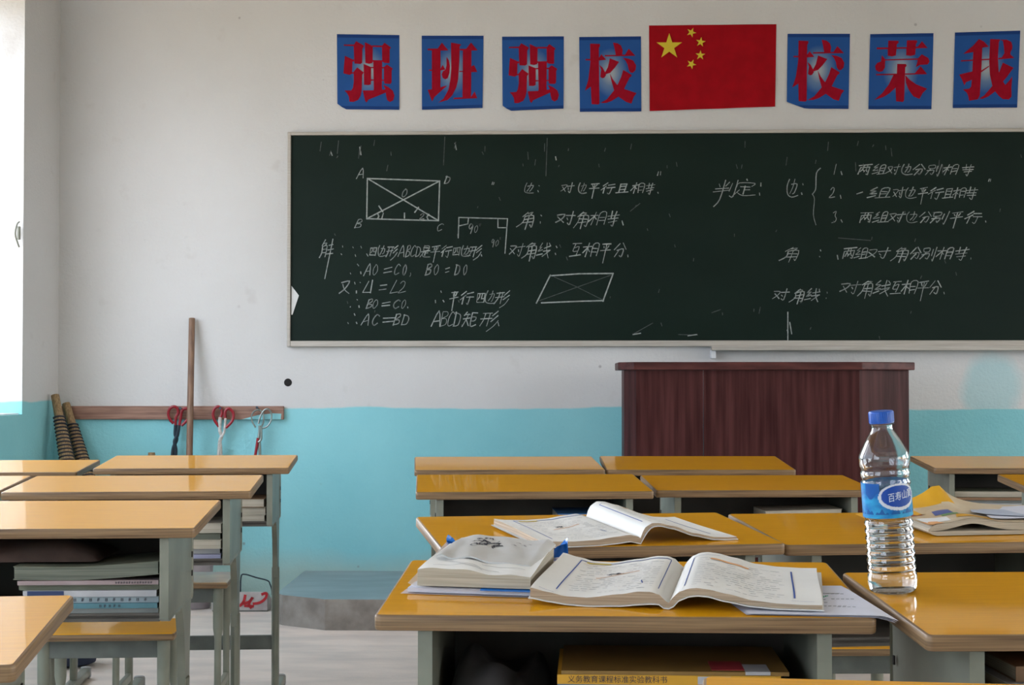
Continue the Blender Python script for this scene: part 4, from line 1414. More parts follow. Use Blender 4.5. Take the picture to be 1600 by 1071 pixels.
open_book('C2', .046, .022, math.radians(9), LEFT2, RIGHT2, .255, 'open textbook on the farther desk, right page arching high', True, 2, lift_back=1.15)

# ------------------------------------------------------------------ loose papers under the near textbook
def paper_fan(k, corners, n, label, m, droop=0.0, base=.0006):
    """stack of thin sheets; corners = (u, v) around; each sheet slightly turned"""
    root = empty('loose_papers')
    root.matrix_world = frame_of(k)
    tag(root, label, 'papers')
    c0 = sum((Vector(c) for c in corners), Vector((0, 0))) / len(corners)
    for i in range(n):
        bm = bmesh.new()
        a = math.radians((i - n / 2) * 1.2)
        q = [c0 + Matrix.Rotation(a, 2) @ (Vector(c) - c0) for c in corners]
        N = 16
        g = {}
        for ii in range(N + 1):
            for jj in range(N + 1):
                u, v = ii / N, jj / N
                p = q[0].lerp(q[1], u).lerp(q[3].lerp(q[2], u), v)
                dz = droop * max(0, u - .87) ** 1.3 * max(0, 0.85 - v)
                g[ii, jj] = bm.verts.new((p.x, p.y, base + i * .0009 + dz))
        for ii in range(N):
            for jj in range(N):
                bm.faces.new((g[ii, jj], g[ii + 1, jj], g[ii + 1, jj + 1], g[ii, jj + 1]))
        link('sheet', bm, m, root, smooth=True)
    return root


M_LILACPAPER = mat('bluish_paper', (0.60, 0.61, 0.70), 0.6, var=0.05, scale=15)
pf = paper_fan('C1', [(.150, .012), (.325, .004), (.290, .200), (.110, .200)], 3, 'fanned white handwritten sheets sticking out under the nearest textbook', M_LILACPAPER, droop=-.10)
bm = bmesh.new()
rnd = random.Random(4)
for i in range(9):
    u, v = rnd.uniform(.240, .262), rnd.uniform(.05, .16)
    for q in range(rnd.randint(2, 5)):
        box(bm, (u + q * .006, v, .0026), (u + q * .006 + .004, v + rnd.uniform(.0006, .002), .0030))
o = link('handwriting', bm, M_INK, pf)
bm = bmesh.new()
for q in range(6):
    box(bm, (.242 + q * .003, .118 + (q % 3) * .004, .0026), (.246 + q * .003, .122 + (q % 2) * .006, .0031))
link('green_scribble', bm, mat('green_ink', (0.02, 0.32, 0.16), 0.6), pf)

# ------------------------------------------------------------------ file pouch and the swollen book on it
M_PLASTIC, n, l, b = new_mat('clear_pouch_plastic')
b.inputs['Base Color'].default_value = (0.80, 0.80, 0.86, 1)
b.inputs['Roughness'].default_value = 0.18
b.inputs['Alpha'].default_value = 0.6
M_BLUETAB = mat('blue_plastic_tab', (0.008, 0.17, 0.62), 0.3)
pouch = empty('file_pouch')
pouch.matrix_world = on_desk('C1', -.284, .135, math.radians(-8), .0005)
tag(pouch, 'clear plastic file pouch with blue corners, under the swollen dog-eared book', 'pouch')
PWD, PDP = .178, .245
bm = bmesh.new()
box(bm, (.008, .006, .0012), (PWD - .006, PDP - .02, .0075), .001)
link('papers_inside', bm, [M_LILACPAPER], pouch)


def pouch_sheet(bm, z0, curl):
    N = 24
    g = {}
    for i in range(N + 1):
        for j in range(N + 1):
            u, v = i / N, j / N
            x, y = u * PWD, v * PDP
            zz = z0 + curl * (max(0, .26 - u) / .26) ** 2 * (.22 + .78 * v) + .004 * (max(0, v - .85) / .15) ** 2
            xx = x + (.010 * (max(0, .26 - u) / .26) ** 3 if curl > .01 else 0)
            g[i, j] = bm.verts.new((xx, y, zz))
    for i in range(N):
        for j in range(N):
            bm.faces.new((g[i, j], g[i + 1, j], g[i + 1, j + 1], g[i, j + 1]))


bm = bmesh.new()
pouch_sheet(bm, .0004, 0.0)
link('back_sheet', bm, M_PLASTIC, pouch, smooth=True)
bm = bmesh.new()
pouch_sheet(bm, .0085, .027)
link('front_sheet', bm, M_PLASTIC, pouch, smooth=True)
for (ox, s, lean) in ((.020, 1, .0), (PWD - .004, -1, .0)):
    bm = bmesh.new()
    N = 8
    g = {}
    for i in range(N + 1):
        for j in range(N + 1):
            u, v = i / N, j / N
            wd = .042 * (1 - v) ** .55 * (1 - .25 * math.sin(v * 3)) + .003
            g[i, j] = bm.verts.new((ox + s * (u * wd - .010) + .010 * v * s * 0, PDP - .014 + .010 * math.sin(u * 3) - .012 * v, .009 + .030 * v + .004 * math.sin(u * 5)))
    for i in range(N):
        for j in range(N):
            bm.faces.new((g[i, j], g[i + 1, j], g[i + 1, j + 1], g[i, j + 1]))
    link('blue_corner', bm, M_BLUETAB, pouch, smooth=True)
bm = bmesh.new()
box(bm, (.105, -.001, .0076), (PWD - .002, .012, .0088))
link('blue_edge_strip', bm, M_BLUETAB, pouch)

sw = empty('swollen_book')
sw.matrix_world = on_desk('C1', -.262, .140, math.radians(-8), .0100)
tag(sw, 'swollen cream book with wrinkled inky cover, lying on the clear file pouch', 'book')
BW, BD = .148, .185
rnd = random.Random(12)
bm = bmesh.new()
N, NJ = 30, 20
tp, bt = {}, {}


def sw_top(u, v):
    return .0190 + .0025 * math.sin(u * 4 + 1) * (1 - v) + .008 * v + .003 * math.exp(-((u - .3) / .2) ** 2) + .0012 * math.sin(u * 17 + v * 5)


for i in range(N + 1):
    for j in range(NJ + 1):
        u, v = i / N, j / NJ
        x, y = u * BW, v * BD
        tp[i, j] = bm.verts.new((x, y, sw_top(u, v)))
        bt[i, j] = bm.verts.new((x - .002 * math.sin(v * 3), y - .002, .0006))
for i in range(N):
    for j in range(NJ):
        bm.faces.new((tp[i, j], tp[i + 1, j], tp[i + 1, j + 1], tp[i, j + 1])).material_index = 1
        bm.faces.new((bt[i, j], bt[i, j + 1], bt[i + 1, j + 1], bt[i + 1, j])).material_index = 0
    for j in (0, NJ):
        bm.faces.new((tp[i, j], tp[i + 1, j], bt[i + 1, j], bt[i, j])).material_index = 0
for j in range(NJ):
    for i in (0, N):
        bm.faces.new((tp[i, j], tp[i, j + 1], bt[i, j + 1], bt[i, j])).material_index = 0
link('page_block', bm, [M_PAGEEDGE2, M_PAGE], sw, smooth=True)
# curled upper leaves, folded back over the far half
M_COVERW = mat('worn_white_cover', (0.60, 0.60, 0.60), 0.45, scale=9, col2=(0.48, 0.47, 0.45))


def leaf(u, v):
    """u across, v from the near fold to the far edge"""
    x = .010 + u * (BW - .014) + .006 * v
    y = .060 + v * (BD - .056)
    zz = sw_top(u, min(1, y / BD)) + .0024 + .0055 * math.sin(min(1, v * 1.15) * math.pi * .55) + .0010 * math.sin(u * 5 + .5) + .0004 * math.sin(u * 23 + v * 11)
    zz -= .006 * max(0, u - .93) / .07
    zz += .004 * math.exp(-((u - .05) / .06) ** 2) * (1 - v)
    return Vector((x, y, zz))


bm = bmesh.new()
g = {}
for i in range(41):
    for j in range(21):
        g[i, j] = bm.verts.new(leaf(i / 40, j / 20))
for i in range(40):
    for j in range(20):
        bm.faces.new((g[i, j], g[i + 1, j], g[i + 1, j + 1], g[i, j + 1]))
geo = bmesh.ops.extrude_face_region(bm, geom=list(bm.faces))
bmesh.ops.translate(bm, verts=[e for e in geo['geom'] if isinstance(e, bmesh.types.BMVert)], vec=(0, 0, -.0022))
cov = link('curled_cover', bm, M_COVERW, sw, smooth=True)
bm = bmesh.new()


def ink(bm, pts, wd=.0011):
    prev = None
    for i, (u, v) in enumerate(pts):
        p = leaf(u, v) + Vector((0, 0, .0006))
        a = bm.verts.new(p + Vector((wd * .5, wd, 0)))
        c = bm.verts.new(p - Vector((wd * .5, wd, 0)))
        if prev:
            bm.faces.new((prev[0], prev[1], c, a))
        prev = (a, c)


for q in range(26):
    u, v = rnd.uniform(.28, .50), rnd.uniform(.42, .80)
    pts = []
    for s in range(7):
        pts.append((u, v))
        u += rnd.uniform(-.035, .035)
        v += rnd.uniform(-.05, .05)
    ink(bm, pts)
for q in range(5):
    u, v = rnd.uniform(.55, .78), rnd.uniform(.6, .75)
    ink(bm, [(u, v), (u + .02, v + .03), (u + .05, v + .01)], .0006)
link('ink_sketch', bm, M_INKDARK, cov)
bm = bmesh.new()
for (u0, v0, u1, v1) in ((.10, .05, .40, .11), (.4, .11, .7, .02), (.15, .2, .55, .02), (.5, .16, .9, .12)):
    for sgm in range(10):
        f0, f1 = sgm / 10, (sgm + 1) / 10

        def pp(f):
            u, v = u0 + (u1 - u0) * f, (v0 + (v1 - v0) * f) * 1.2 + .05 + .015 * math.sin(f * 9)
            return Vector((u * BW + .006 * v, v * BD, sw_top(u, v) + .0004))
        a, c = pp(f0), pp(f1)
        e = Vector((0, .0007, 0))
        bm.faces.new([bm.verts.new(q) for q in (a - e, c - e, c + e, a + e)])
link('ink_scribble', bm, M_INK, sw)

# ------------------------------------------------------------------ folded magazine on the magazine desk
mag = empty('folded_magazine')
mag.matrix_world = on_desk('R2', -.010, .075, math.radians(3), .0006)
tag(mag, 'folded grey-edged magazine with colourful cover, beside the bottle on the farther desk', 'magazine')
MW, MD = .33, .215


def mag_z(u, k):
    lo = .0008
    hump = math.exp(-((u - .26) / .13) ** 2)
    c = [lo + 0 * u, .0085 + .003 * hump * 0, .0090 + .013 * hump, .0210 + .010 * hump + .002 * u]
    end = max(0, .05 - u) / .05
    z_ = c[k]
    mid = .010
    return z_ + (mid - z_) * end ** 2 * .8


for nm, k0, k1, mt in (('lower_fold', 0, 1, M_PAGEEDGE2), ('upper_fold', 2, 3, M_PAGEEDGE2)):
    bm = bmesh.new()
    N = 40
    cols = []
    for i in range(N + 1):
        u = i / N
        cols.append([bm.verts.new((u * MW, yv - (.02 * max(0, .12 - u) / .12 if yv == 0 else 0) * 0, mag_z(u, kk))) for yv, kk in ((0, k0), (MD, k0), (MD, k1), (0, k1))])
    for i in range(N):
        for j in range(4):
            bm.faces.new((cols[i][j], cols[i][(j + 1) % 4], cols[i + 1][(j + 1) % 4], cols[i + 1][j]))
    bm.faces.new(cols[0][::-1])
    bm.faces.new(cols[-1])
    link(nm, bm, mt, mag, smooth=True)


def mcov(u, v, off=.0006):
    return Vector((u * MW, v * MD, mag_z(max(u, .03), 3) + off))


def mag_patch(name, quad, m, off, n=10, fn=None):
    bm = bmesh.new()
    g = {}
    for i in range(n + 1):
        for j in range(n + 1):
            p = bil(quad, i / n, j / n)
            q = mcov(p.x, p.y, off)
            if fn:
                q.z += fn(p.x, p.y)
            g[i, j] = bm.verts.new(q)
    for i in range(n):
        for j in range(n):
            bm.faces.new((g[i, j], g[i + 1, j], g[i + 1, j + 1], g[i, j + 1]))
    return link(name, bm, m, mag, smooth=True)


M_MAGCREAM = mat('magazine_cream', (0.60, 0.50, 0.36), 0.4, scale=14, col2=(0.50, 0.38, 0.24))
mag_patch('cover_page', [(0.0, .0), (.62, .0), (.72, .98), (0.0, .98)], M_MAGCREAM, .0006, 24)
mag_patch('red_print', [(.0, .48), (.10, .46), (.12, .58), (.0, .60)], CV['red'], .0012)
mag_patch('blue_print_patch', [(.14, .34), (.25, .34), (.27, .52), (.17, .52)], mat('cover_deep_blue', (.03, .08, .30), .4), .0012)
mag_patch('green_print', [(.16, .26), (.26, .27), (.27, .34), (.17, .34)], mat('cover_green', (.12, .25, .10), .4), .0012)
mag_patch('yellow_print', [(.20, .12), (.42, .10), (.44, .26), (.24, .26)], CV['yellow'], .0012)
mag_patch('white_print', [(.02, .10), (.15, .06), (.17, .22), (.02, .34)], M_PAPER, .0012)
mag_patch('orange_print', [(0.0, .0), (.09, .0), (.08, .10), (.0, .16)], M_ORINK, .0013)
M_PALEBLUE = mat('page_grey_blue', (.42, .47, .58), .5)
mag_patch('inner_page', [(.40, .12), (1.02, .10), (1.02, .86), (.55, .80)], M_LILACPAPER, .003, 20, lambda u, v: .004 * max(0, u - .3))
mag_patch('grey_blue_panel', [(.38, .40), (.66, .14), (.64, .60), (.46, .70)], M_PALEBLUE, .0048, 12, lambda u, v: .004 * max(0, u - .3))
# the curled-up yellow leaf, peaking at the far side
bm = bmesh.new()
g = {}
N = 24
for i in range(N + 1):
    for j in range(N + 1):
        u, v = i / N, j / N
        x = (-.17 + u * 1.09) * MW
        pk = math.exp(-abs(u - .44) / .12)
        y = (.48 + .50 * v - .10 * pk * v - .10 * v * max(0, u - .5)) * MD
        zz = .0225 + v ** 1.5 * (.050 * pk)
        if u < .25:
            zz = zz * (u / .25) + (.006 + .004 * v) * (1 - u / .25)
        g[i, j] = bm.verts.new((x, y, zz + .003))
for i in range(N):
    for j in range(N):
        f = bm.faces.new((g[i, j], g[i + 1, j], g[i + 1, j + 1], g[i, j + 1]))
        f.material_index = 0 if (i / N) < .46 and (i < 6 or j > 11 + (i - 6) * .3) else 1
lf = link('curled_leaf', bm, [mat('bright_yellow_leaf', (.72, .37, .012), .4), M_MAGCREAM], mag, smooth=True)
lf['label'] = 'curled yellow and cream leaf standing up'

# ------------------------------------------------------------------ water bottle
bottle = empty('water_bottle')
bp_ = frame_of('R1') @ Vector((-.266, .262, 0))
bottle.matrix_world = Matrix.Translation(bp_ + Vector((0, 0, .0003))) @ Euler((DESKS['R1'][4], math.radians(-4.3), 0)).to_matrix().to_4x4()
tag(bottle, 'clear plastic water bottle with blue cap and blue label, standing on a desk', 'bottle')
M_PET, n, l, b = new_mat('clear_plastic_bottle')
b.inputs['Base Color'].default_value = (0.97, 0.985, 1, 1)
b.inputs['Roughness'].default_value = 0.03
b.inputs['IOR'].default_value = 1.42
b.inputs['Transmission Weight'].default_value = 1.0
M_WATER, n, l, b = new_mat('drinking_water')
b.inputs['Base Color'].default_value = (0.98, 0.99, 1, 1)
b.inputs['Roughness'].default_value = 0.0
b.inputs['IOR'].default_value = 1.33
b.inputs['Transmission Weight'].default_value = 1.0
R = .0315
prof = [(.018, .0055), (.022, .0028), (.0265, .0006), (.0292, .0022), (.0305, .0075), (R, .016), (R, .022)]
zz = .022
for i in range(8):                       # waist ribs below the label
    prof += [(R - .0004, zz + .001), (R - .0021, zz + .0040), (R - .0021, zz + .0058), (R - .0004, zz + .0088)]
    zz += .0098
prof += [(R - .0012, .1005), (R - .0012, .138), (R, .140), (R + .0002, .143), (R - .0016, .1465), (R - .0016, .149), (R, .152), (R, .156), (R - .0016, .1590), (R - .0014, .1615), (R + .0006, .165), (R + .0006, .176), (R - .0002, .1795), (.0283, .1860), (.0235, .1955), (.0180, .2045), (.0142, .2100), (.0132, .2140), (.0132, .2175), (.0155, .2180), (.0155, .2192), (.0130, .2196), (.0124, .2300)]


def wall_of(prof, t=.0007):
    inner = []
    for i, (r, z_) in enumerate(prof):
        a, c = prof[max(0, i - 1)], prof[min(len(prof) - 1, i + 1)]
        d = Vector((c[0] - a[0], c[1] - a[1])).normalized()
        inner.append((max(.001, r - d.y * t), z_ + d.x * t))
    return inner


inn = wall_of(prof)
bm = bmesh.new()
ro = lathe(bm, prof, 56, cap0=True)
ri = lathe(bm, inn, 56, cap0=True)
for kk in range(56):
    bm.faces.new((ro[-1][kk], ro[-1][(kk + 1) % 56], ri[-1][(kk + 1) % 56], ri[-1][kk]))
body = link('bottle_body', bm, M_PET, bottle, smooth=True)
WLV = .092
wp = [(r + .00025, z_ - (.0002 if i < 3 else 0)) for i, (r, z_) in enumerate(inn) if z_ < WLV]
wp.append((wp[-1][0], WLV))
bm = bmesh.new()
lathe(bm, wp, 56, cap0=True, cap1=True)
link('water', bm, M_WATER, bottle, smooth=True)
bm = bmesh.new()
lathe(bm, [(.0150, .2195), (.0158, .2200), (.0158, .2340), (.0150, .2352), (.0010, .2354)], 56, cap0=True, cap1=True)
for i in range(40):
    t = 2 * math.pi * i / 40
    tube(bm, [(.0157 * math.cos(t), .0157 * math.sin(t), .2210), (.0157 * math.cos(t), .0157 * math.sin(t), .2335)], .0005, 4)
link('bottle_cap', bm, mat('blue_cap', (0.006, 0.09, 0.46), 0.35), bottle, smooth=True)
ml, n, l, b = new_mat('bottle_label_print')
tc = n.new('ShaderNodeTexCoord')
mp = n.new('ShaderNodeMapping')
mp.inputs['Scale'].default_value = (1, 1, 1.6)
nz = n.new('ShaderNodeTexNoise')
nz.inputs['Scale'].default_value = 60
cr = n.new('ShaderNodeValToRGB')
cr.color_ramp.elements[0].position, cr.color_ramp.elements[0].color = .30, (0.006, 0.15, 0.48, 1)
cr.color_ramp.elements[1].position, cr.color_ramp.elements[1].color = .72, (0.03, 0.36, 0.66, 1)
l.new(tc.outputs['Object'], mp.inputs[0])
l.new(mp.outputs[0], nz.inputs['Vector'])
l.new(nz.outputs[0], cr.inputs[0])
l.new(cr.outputs[0], b.inputs['Base Color'])
b.inputs['Roughness'].default_value = 0.28
LR = R + .0004
LZ0, LZ1 = .0995, .1445


def cyl(a, z_, r=LR):
    """a: angle in radians measured from the side facing the sitter, positive to the right"""
    return (r * math.sin(a), -r * math.cos(a), z_)


def cyl_patch(name, fn_in, m, r, parent, na=120, nz_=40, a0=-math.pi, a1=math.pi, z0=LZ0, z1=LZ1):
    bm = bmesh.new()
    vs = {}

    def V(i, j):
        if (i, j) not in vs:
            vs[i, j] = bm.verts.new(cyl(a0 + (a1 - a0) * i / na, z0 + (z1 - z0) * j / nz_, r))
        return vs[i, j]
    for i in range(na):
        for j in range(nz_):
            a, z_ = a0 + (a1 - a0) * (i + .5) / na, z0 + (z1 - z0) * (j + .5) / nz_
            if fn_in(a, z_):
                bm.faces.new((V(i, j), V(i + 1, j), V(i + 1, j + 1), V(i, j + 1)))
    return link(name, bm, m, parent, smooth=True)


EA, EZ = .32, .1275
lab = cyl_patch('label', lambda a, z_: z_ < LZ1 - .014 or a < -.47 or a > 1.9, ml, LR, bottle)
cyl_patch('label_white_field', lambda a, z_: ((a - EA) / .86) ** 2 + ((z_ - EZ + .001) / .0172) ** 2 < 1 or (a > -.22 and a < 1.8 and z_ > LZ1 - .016 and False), mat('label_white', (.62, .66, .74), .35), LR + .0002, lab, 160, 60)
cyl_patch('label_oval', lambda a, z_: ((a - EA) / .74) ** 2 + ((z_ - EZ) / .0138) ** 2 < 1, mat('label_deep_blue', (.008, .06, .36), .3), LR + .0004, lab, 200, 80)
cyl_patch('label_dark_panel', lambda a, z_: -1.15 < a < -.47 and z_ > .128 + .004 * math.sin(a * 9), mat('label_mid_blue', (.006, .10, .40), .3), LR + .0003, lab, 160, 60)
cyl_patch('label_hills', lambda a, z_: .1045 < z_ < .1075 + .0025 * math.sin(a * 11) + .0018 * math.sin(a * 29 + 1), mat('label_hill_blue', (.005, .10, .34), .3), LR + .0002, lab, 200, 70)
me = text_mesh('百寿山寶', .0108)
for v in me.vertices:
    x, y = v.co.x * 1.0, v.co.y * 1.12 + v.co.x * .12
    v.co = cyl(EA + .09 + x / LR * .84, EZ + y, LR + .0007)
me.materials.append(mat('label_lettering', (.68, .74, .84), .4))
o = bpy.data.objects.new('label_lettering', me)
COL.objects.link(o)
o.parent = lab

# ------------------------------------------------------------------ podium
pod_y = 6.76


def px_x(px, y):
    return at_y(px, 600, y).x


pod = tag(empty('podium', (px_x(1190, pod_y), pod_y, PZ)), 'dark maroon wooden podium standing on the platform below the chalkboard', 'podium')
ptop = at_y(1190, 566, pod_y).z - PZ
ox, oy = pod.location.x, pod.location.y
foot = [(px_x(976, pod_y + .07) - ox, .42), (px_x(975, pod_y + .07) - ox, .075), (px_x(994, pod_y) - ox, 0), (px_x(1343, pod_y) - ox, 0), (px_x(1420, pod_y + .15) - ox, .15), (px_x(1421, pod_y + .15) - ox, .42)]


def face_board(name, a, c, z0, z1, th=.018, m=M_MAROON):
    a, c = Vector(a), Vector(c)
    d = (c - a).normalized()
    nn = Vector((d.y, -d.x))
    if nn.y > 0.2:
        nn = -nn
    bm = bmesh.new()
    pts = [a, c, c - nn * th, a - nn * th]
    prism(bm, [(q.x, q.y) for q in pts], z0, z1)
    return link(name, bm, m, pod)


ZT = ptop - .034
seam = px_x(1099, pod_y) - ox
face_board('left_stile', foot[1], foot[2], 0, ZT)
face_board('front_board', foot[2], (seam - .001, 0), 0, ZT)
face_board('front_board', (seam + .001, 0), foot[3], 0, ZT)
face_board('right_wing', foot[3], foot[4], 0, ZT)
face_board('side_board', foot[0], foot[1], 0, ZT)
face_board('side_board', foot[4], foot[5], 0, ZT)
bm = bmesh.new()
prism(bm, [(foot[1][0] - .026, .46), (foot[1][0] - .026, .06), (foot[2][0] - .014, -.024), (foot[3][0] + .008, -.024), (foot[4][0] + .02, .12), (foot[4][0] + .02, .46)], ZT + .0005, ptop)
bmesh.ops.bevel(bm, geom=[e for e in bm.edges], offset=.004, segments=2, profile=.5, affect='EDGES')
link('podium_top', bm, M_MAROON2, pod)

# ------------------------------------------------------------------ rail with hanging tongs, pole, brooms
ra, rb = at_y(112, 632, WALL_Y - .02), at_y(443, 656, WALL_Y - .02)
RX0, RX1, RZ0, RZ1 = WALL_LX + .02, rb.x, rb.z, at_y(443, 635, WALL_Y - .02).z
rail = tag(empty('wall_rail', (RX0, WALL_Y, RZ0)), 'weathered brown wooden rail nailed along the wall in the window corner', 'rail')
bm = bmesh.new()
box(bm, (0, -.024, 0), (RX1 - RX0, -.0005, RZ1 - RZ0), .003)
link('rail_board', bm, M_RAIL, rail)
bm = bmesh.new()
w_ = RX1 - RX0
prism(bm, [(w_ - .20, 0.001), (w_ - .012, .001), (w_ - .010, .028), (w_ - .05, .030), (w_ - .12, .022)], -.0252, -.0239, axis='y')
link('paint_overlap', bm, mat('turquoise_overlap', (.23, .54, .58), .6), rail)
NAILS = [(283, 640), (345, 640), (402.5, 639)]
TY = WALL_Y - .045
for (nx_, ny_) in NAILS:
    p = at_y(nx_, ny_, TY)
    bm = bmesh.new()
    tube(bm, [(p.x - RX0, -.02, p.z - RZ0), (p.x - RX0, -.062, p.z - RZ0 + .006)], .0026, 8)
    tube(bm, [(p.x - RX0, -.061, p.z - RZ0 + .006), (p.x - RX0, -.064, p.z - RZ0 + .0065)], .006, 10)
    link('nail', bm, M_IRON, rail)


def tp_(x, y, dy=0.0):
    return at_y(240 + x * .1375, 620 + y * .1375, TY + dy)


def tongs(label, grips, shanks, o_px):
    o = tp_(*o_px)
    root = tag(empty('litter_tongs', o), label, 'tongs', 'tongs hanging from the wall rail')
    for pts, r, m, nm, dy in grips + shanks:
        bm = bmesh.new()
        path = smooth_path([tp_(*p, dy) - o for p in pts], 6)
        tube(bm, path, r, 8)
        link(nm, bm, m, root, smooth=True)
    return root


G, Hh = 'grip', 'shank'
tongs('black shanked tongs with red grips, partly hidden by the leaning pole',
      [([(250, 330), (255, 240), (280, 185), (268, 132), (225, 114), (182, 140), (168, 200), (188, 262), (226, 306)], .0072, M_RED, G, 0),
       ([(290, 330), (308, 240), (318, 175), (350, 138), (390, 145), (405, 190), (392, 245), (368, 282), (318, 330)], .0072, M_RED, G, -.004)],
      [([(250, 325), (246, 430), (262, 490), (225, 580), (212, 680), (190, 860)], .0085, M_IRON, Hh, 0), ([(288, 325), (270, 440), (238, 510), (252, 600), (252, 680), (250, 860)], .0085, M_IRON, Hh, -.006)], (270, 300))
tongs('white shanked tongs with red grips, hanging just right of the leaning pole',
      [([(758, 240), (776, 195), (768, 140), (732, 114), (692, 140), (676, 200), (696, 272), (742, 342)], .0072, M_RED, G, 0),
       ([(815, 250), (814, 172), (850, 138), (890, 162), (908, 212), (890, 282), (820, 356)], .0072, M_RED, G, -.004)],
      [([(757, 235), (752, 380), (772, 450), (752, 520), (740, 670), (725, 860)], .0085, M_WHITEPAINT, Hh, 0), ([(818, 245), (808, 360), (795, 420), (752, 485), (765, 560), (775, 860)], .006, M_WHITEPAINT, Hh, -.006)], (790, 300))
tongs('bare wire tongs with one red blade, nearest the chalkboard',
      [([(1160, 352), (1120, 282), (1116, 210), (1150, 162), (1202, 152), (1243, 192), (1250, 282), (1225, 345)], .0040, M_WIRE, G, 0),
       ([(1190, 310), (1212, 232), (1250, 162), (1300, 142), (1338, 192), (1334, 272), (1290, 340), (1232, 362)], .0040, M_WIRE, G, -.005)],
      [([(1207, 330), (1205, 400), (1198, 480), (1206, 600), (1210, 860)], .0075, M_WIRE, Hh, 0), ([(1186, 470), (1172, 570), (1155, 670), (1130, 860)], .007, M_RED, Hh, -.005), ([(1222, 350), (1222, 480), (1190, 520)], .0055, M_WIRE, Hh, -.007)], (1215, 300))

p0, p1 = at_y(300, 498, WALL_Y - .028), at_y(296, 712, WALL_Y - .125)
d = (p0 - p1)
foot_p = p1 + d * ((0.0 - p1.z) / d.z)
pole = tag(empty('broom_pole', foot_p), 'brown wooden pole leaning upright against the wall over the rail', 'pole')
bm = bmesh.new()
v = p0 - foot_p
tube(bm, [v * 0.0 + Vector((0, 0, .002)), v * .4, v * .8, v], [.0155, .0155, .0150, .0148], 14)
link('shaft', bm, M_STICK, pole, smooth=True)
bm = bmesh.new()
tube(bm, [v, v + d.normalized() * .0015], [.0145, .0135], 14)
link('cut_end', bm, M_BROOMWOOD, pole)

p1 = at_y(237, 707.5, WALL_Y - .10)
bm = bmesh.new()
tube(bm, [Vector((.03, -.02, -p1.z)), (0, 0, -.02), (0, 0, 0)], [.018, .018, .016], 10)
tag(link('short_stick', bm, M_BROOMWOOD, smooth=True, loc=p1), 'short wooden stick end peeking over the desk facing the tongs', 'stick')


def broom(label, tpx, bpx, y_t, y_b, seed):
    a = at_y(*tpx, y_t)
    c = at_y(*bpx, y_b)
    dd = a - c
    f = c + dd * ((0.012 - c.z) / dd.z)
    root = tag(empty('bound_broom', f), label, 'broom', 'bound brooms in the window corner')
    ax = a - f
    L = ax.length
    u = ax.normalized()
    bm = bmesh.new()
    tube(bm, [u * (L - .13), u * (L - .06), u * L], [.021, .020, .019], 14)
    link('grip', bm, M_BROOMWOOD, root, smooth=True)
    bm = bmesh.new()
    tube(bm, [u * .30, u * (L * .6), u * (L - .12)], [.048, .038, .025], 16)
    link('cane_bundle', bm, M_BROOMWOOD, root, smooth=True)
    bm = bmesh.new()
    n1 = u.cross(Vector((0, 1, 0))).normalized()
    n2 = u.cross(n1)
    pts = []
    s0, s1, turns = L * .30, L - .11, 34
    for i in range(turns * 14 + 1):
        t = i / (turns * 14)
        s = s1 + (s0 - s1) * t
        rr = .0255 + (.048 - .0255) * min(1, max(0, (L - .12 - s) / (L - .42)))
        an = 2 * math.pi * i / 14
        pts.append(u * s + (n1 * math.cos(an) + n2 * math.sin(an)) * rr)
    tube(bm, pts, .0048, 5)
    link('cord_binding', bm, M_CORD, root, smooth=True)
    bm = bmesh.new()
    tube(bm, [Vector((0, 0, 0)), u * .15, u * .32], [.060, .056, .046], 18, flat=.8)
    link('bristles', bm, M_BROOMWOOD, root, smooth=True)
    return root


broom('cane broom bound with dark cord, taller, hard in the window corner', (86, 618), (104, 715), 7.45, 7.36, 1)
broom('cane broom bound with dark cord, shorter, just right of the corner broom', (103, 631), (127, 715), 7.54, 7.47, 2)

hp = at_y(450, 598, WALL_Y)
bm = bmesh.new()
tube(bm, [(0, .012, 0), (0, -.0012, 0)], [.018, .019], 18)  # black disc on the uncut wall; its colour stands for the hole's shade
tag(link('painted_wall_hole', bm, M_HOLE, loc=hp), 'round black disc painting the dark of a hole on the white wall below the chalkboard corner', 'hole')

# ------------------------------------------------------------------ things on the floor by the wall
bp0 = at_z(308, 952, 0.0)
bm = bmesh.new()
lathe(bm, [(.062, .002), (.066, .01), (.078, .205), (.081, .212), (.078, .214), (.074, .205), (.060, .012)], 32, cap0=True, cap1=True)
tag(link('waste_bin', bm, mat('grey_pink_plastic', (.40, .35, .37), .55, scale=10, col2=(.28, .25, .27)), smooth=True, loc=(bp0.x - .012, bp0.y + .03, 0)), 'grey plastic waste bin standing behind the worn stool', 'bin')
sa, sb = at_z(334, 956, 0.0), at_z(422, 953, 0.0)
tin = tag(empty('tin_scoop', ((sa.x + sb.x) / 2, sa.y, 0), (0, 0, .05)), 'white tin scoop with red brush writing and wire handle, on floor by platform', 'scoop')
tw = (sb.x - sa.x)
M_TIN = mat('scuffed_white_tin', (.55, .52, .52), .45, scale=18, col2=(.42, .38, .38))
bm = bmesh.new()
hh = .088
for s in (-1, 1):
    prism(bm, [(0, 0.003), (.16, .003), (.16, .03), (-.004, hh)], min(s * tw / 2, s * (tw / 2 - .003)), max(s * tw / 2, s * (tw / 2 - .003)), axis='x')
prism(bm, [(0, .003), (.003, .003), (-.001, hh), (-.004, hh)], -tw / 2 - .008, tw / 2, axis='x')
box(bm, (-tw / 2, 0, .001), (tw / 2, .16, .004))
link('tin_body', bm, M_TIN, tin)
bm = bmesh.new()
box(bm, (-tw / 2 - .004, -.0045, 0), (tw / 2, .004, .005))
link('bottom_lip', bm, M_DARKSTEEL, tin)


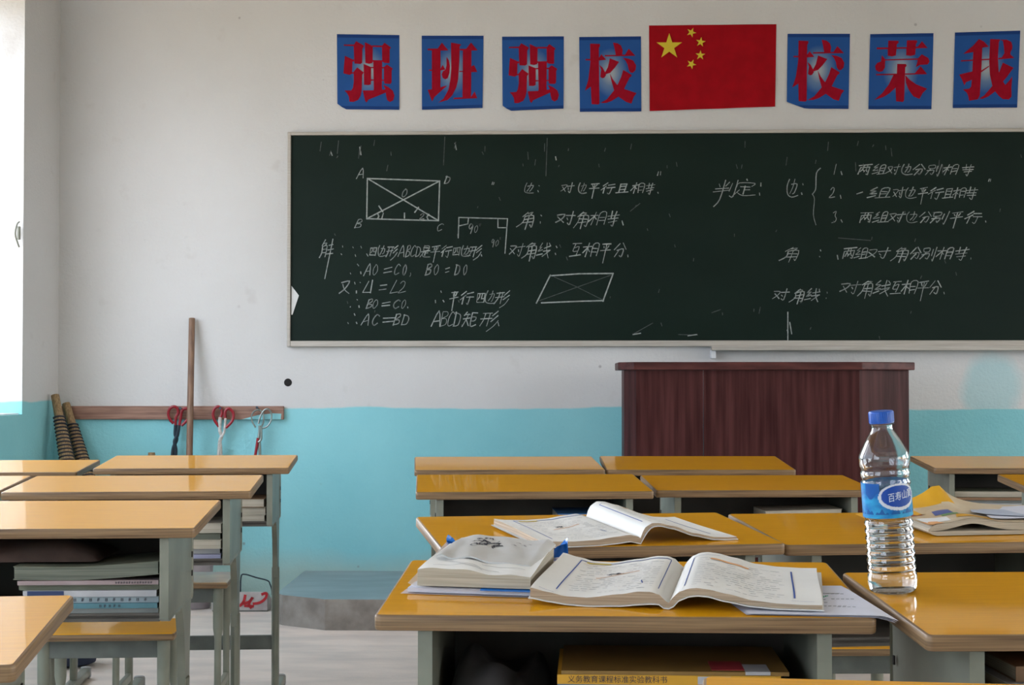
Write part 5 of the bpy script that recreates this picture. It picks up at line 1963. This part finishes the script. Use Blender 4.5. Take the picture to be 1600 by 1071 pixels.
def brush(bm, pts, wd=.013):
    pts = smooth_path([Vector((p[0], p[1], 0)) for p in pts], 5)
    pr = None
    for i, p in enumerate(pts):
        t = (pts[min(i + 1, len(pts) - 1)] - pts[max(i - 1, 0)]).normalized()
        nn = Vector((-t.y, t.x, 0)) * wd / 2

        def c3(q):
            return bm.verts.new((q.x, -.0016 - .0028 * q.y / hh - .0012, q.y))
        a, c = c3(p + nn), c3(p - nn)
        if pr:
            bm.faces.new((pr[0], pr[1], c, a))
        pr = (a, c)


def tq(px, py):
    return ((px - 378) / 88 * tw, (956 - py) / 30 * hh)


bm = bmesh.new()
for st in ([(336, 934), (339, 945), (343, 952)], [(352, 930), (361, 930), (366, 937), (360, 944), (353, 944)], [(356, 944), (350, 951)], [(386, 930), (383, 941), (376, 948)], [(380, 944), (392, 941), (398, 934), (392, 944), (396, 951)], [(398, 944), (410, 942), (419, 935), (420, 928), (412, 930)], [(384, 947), (400, 948)]):
    brush(bm, [tq(*p) for p in st], .012)
link('red_writing', bm, mat('red_brush_paint', (.48, .02, .03), .5), tin)
bm = bmesh.new()
qa = [at_y(px, py, sa.y + .02) - tin.location for px, py in ((376, 930), (377, 902), (383, 898), (400, 903), (418, 908), (422, 914), (424.5, 922), (425, 930))]
tube(bm, smooth_path(qa, 4), .0032, 8)
link('wire_handle', bm, M_IRON, tin, smooth=True)

bg0 = at_z(112, 1040, 0.0)
bag = tag(empty('cloth_sack', bg0), 'white sack with dark blue bottom on the floor behind the window-side stools', 'sack')
bm = bmesh.new()
lathe(bm, [(.055, .0), (.085, .012), (.095, .055)], 24, cap0=True)
link('dark_base', bm, mat('navy_cloth', (.02, .03, .07), .8, var=.3, scale=20), bag, smooth=True)
bm = bmesh.new()
lathe(bm, [(.095, .055), (.097, .09), (.085, .14), (.06, .175), (.03, .186), (.012, .19)], 24, cap1=True)
for v in bm.verts:
    v.co.x *= 1 + .08 * math.sin(v.co.z * 60 + v.co.y * 30)
link('white_body', bm, mat('white_cloth', (.62, .60, .68), .8, var=.15, scale=14), bag, smooth=True)
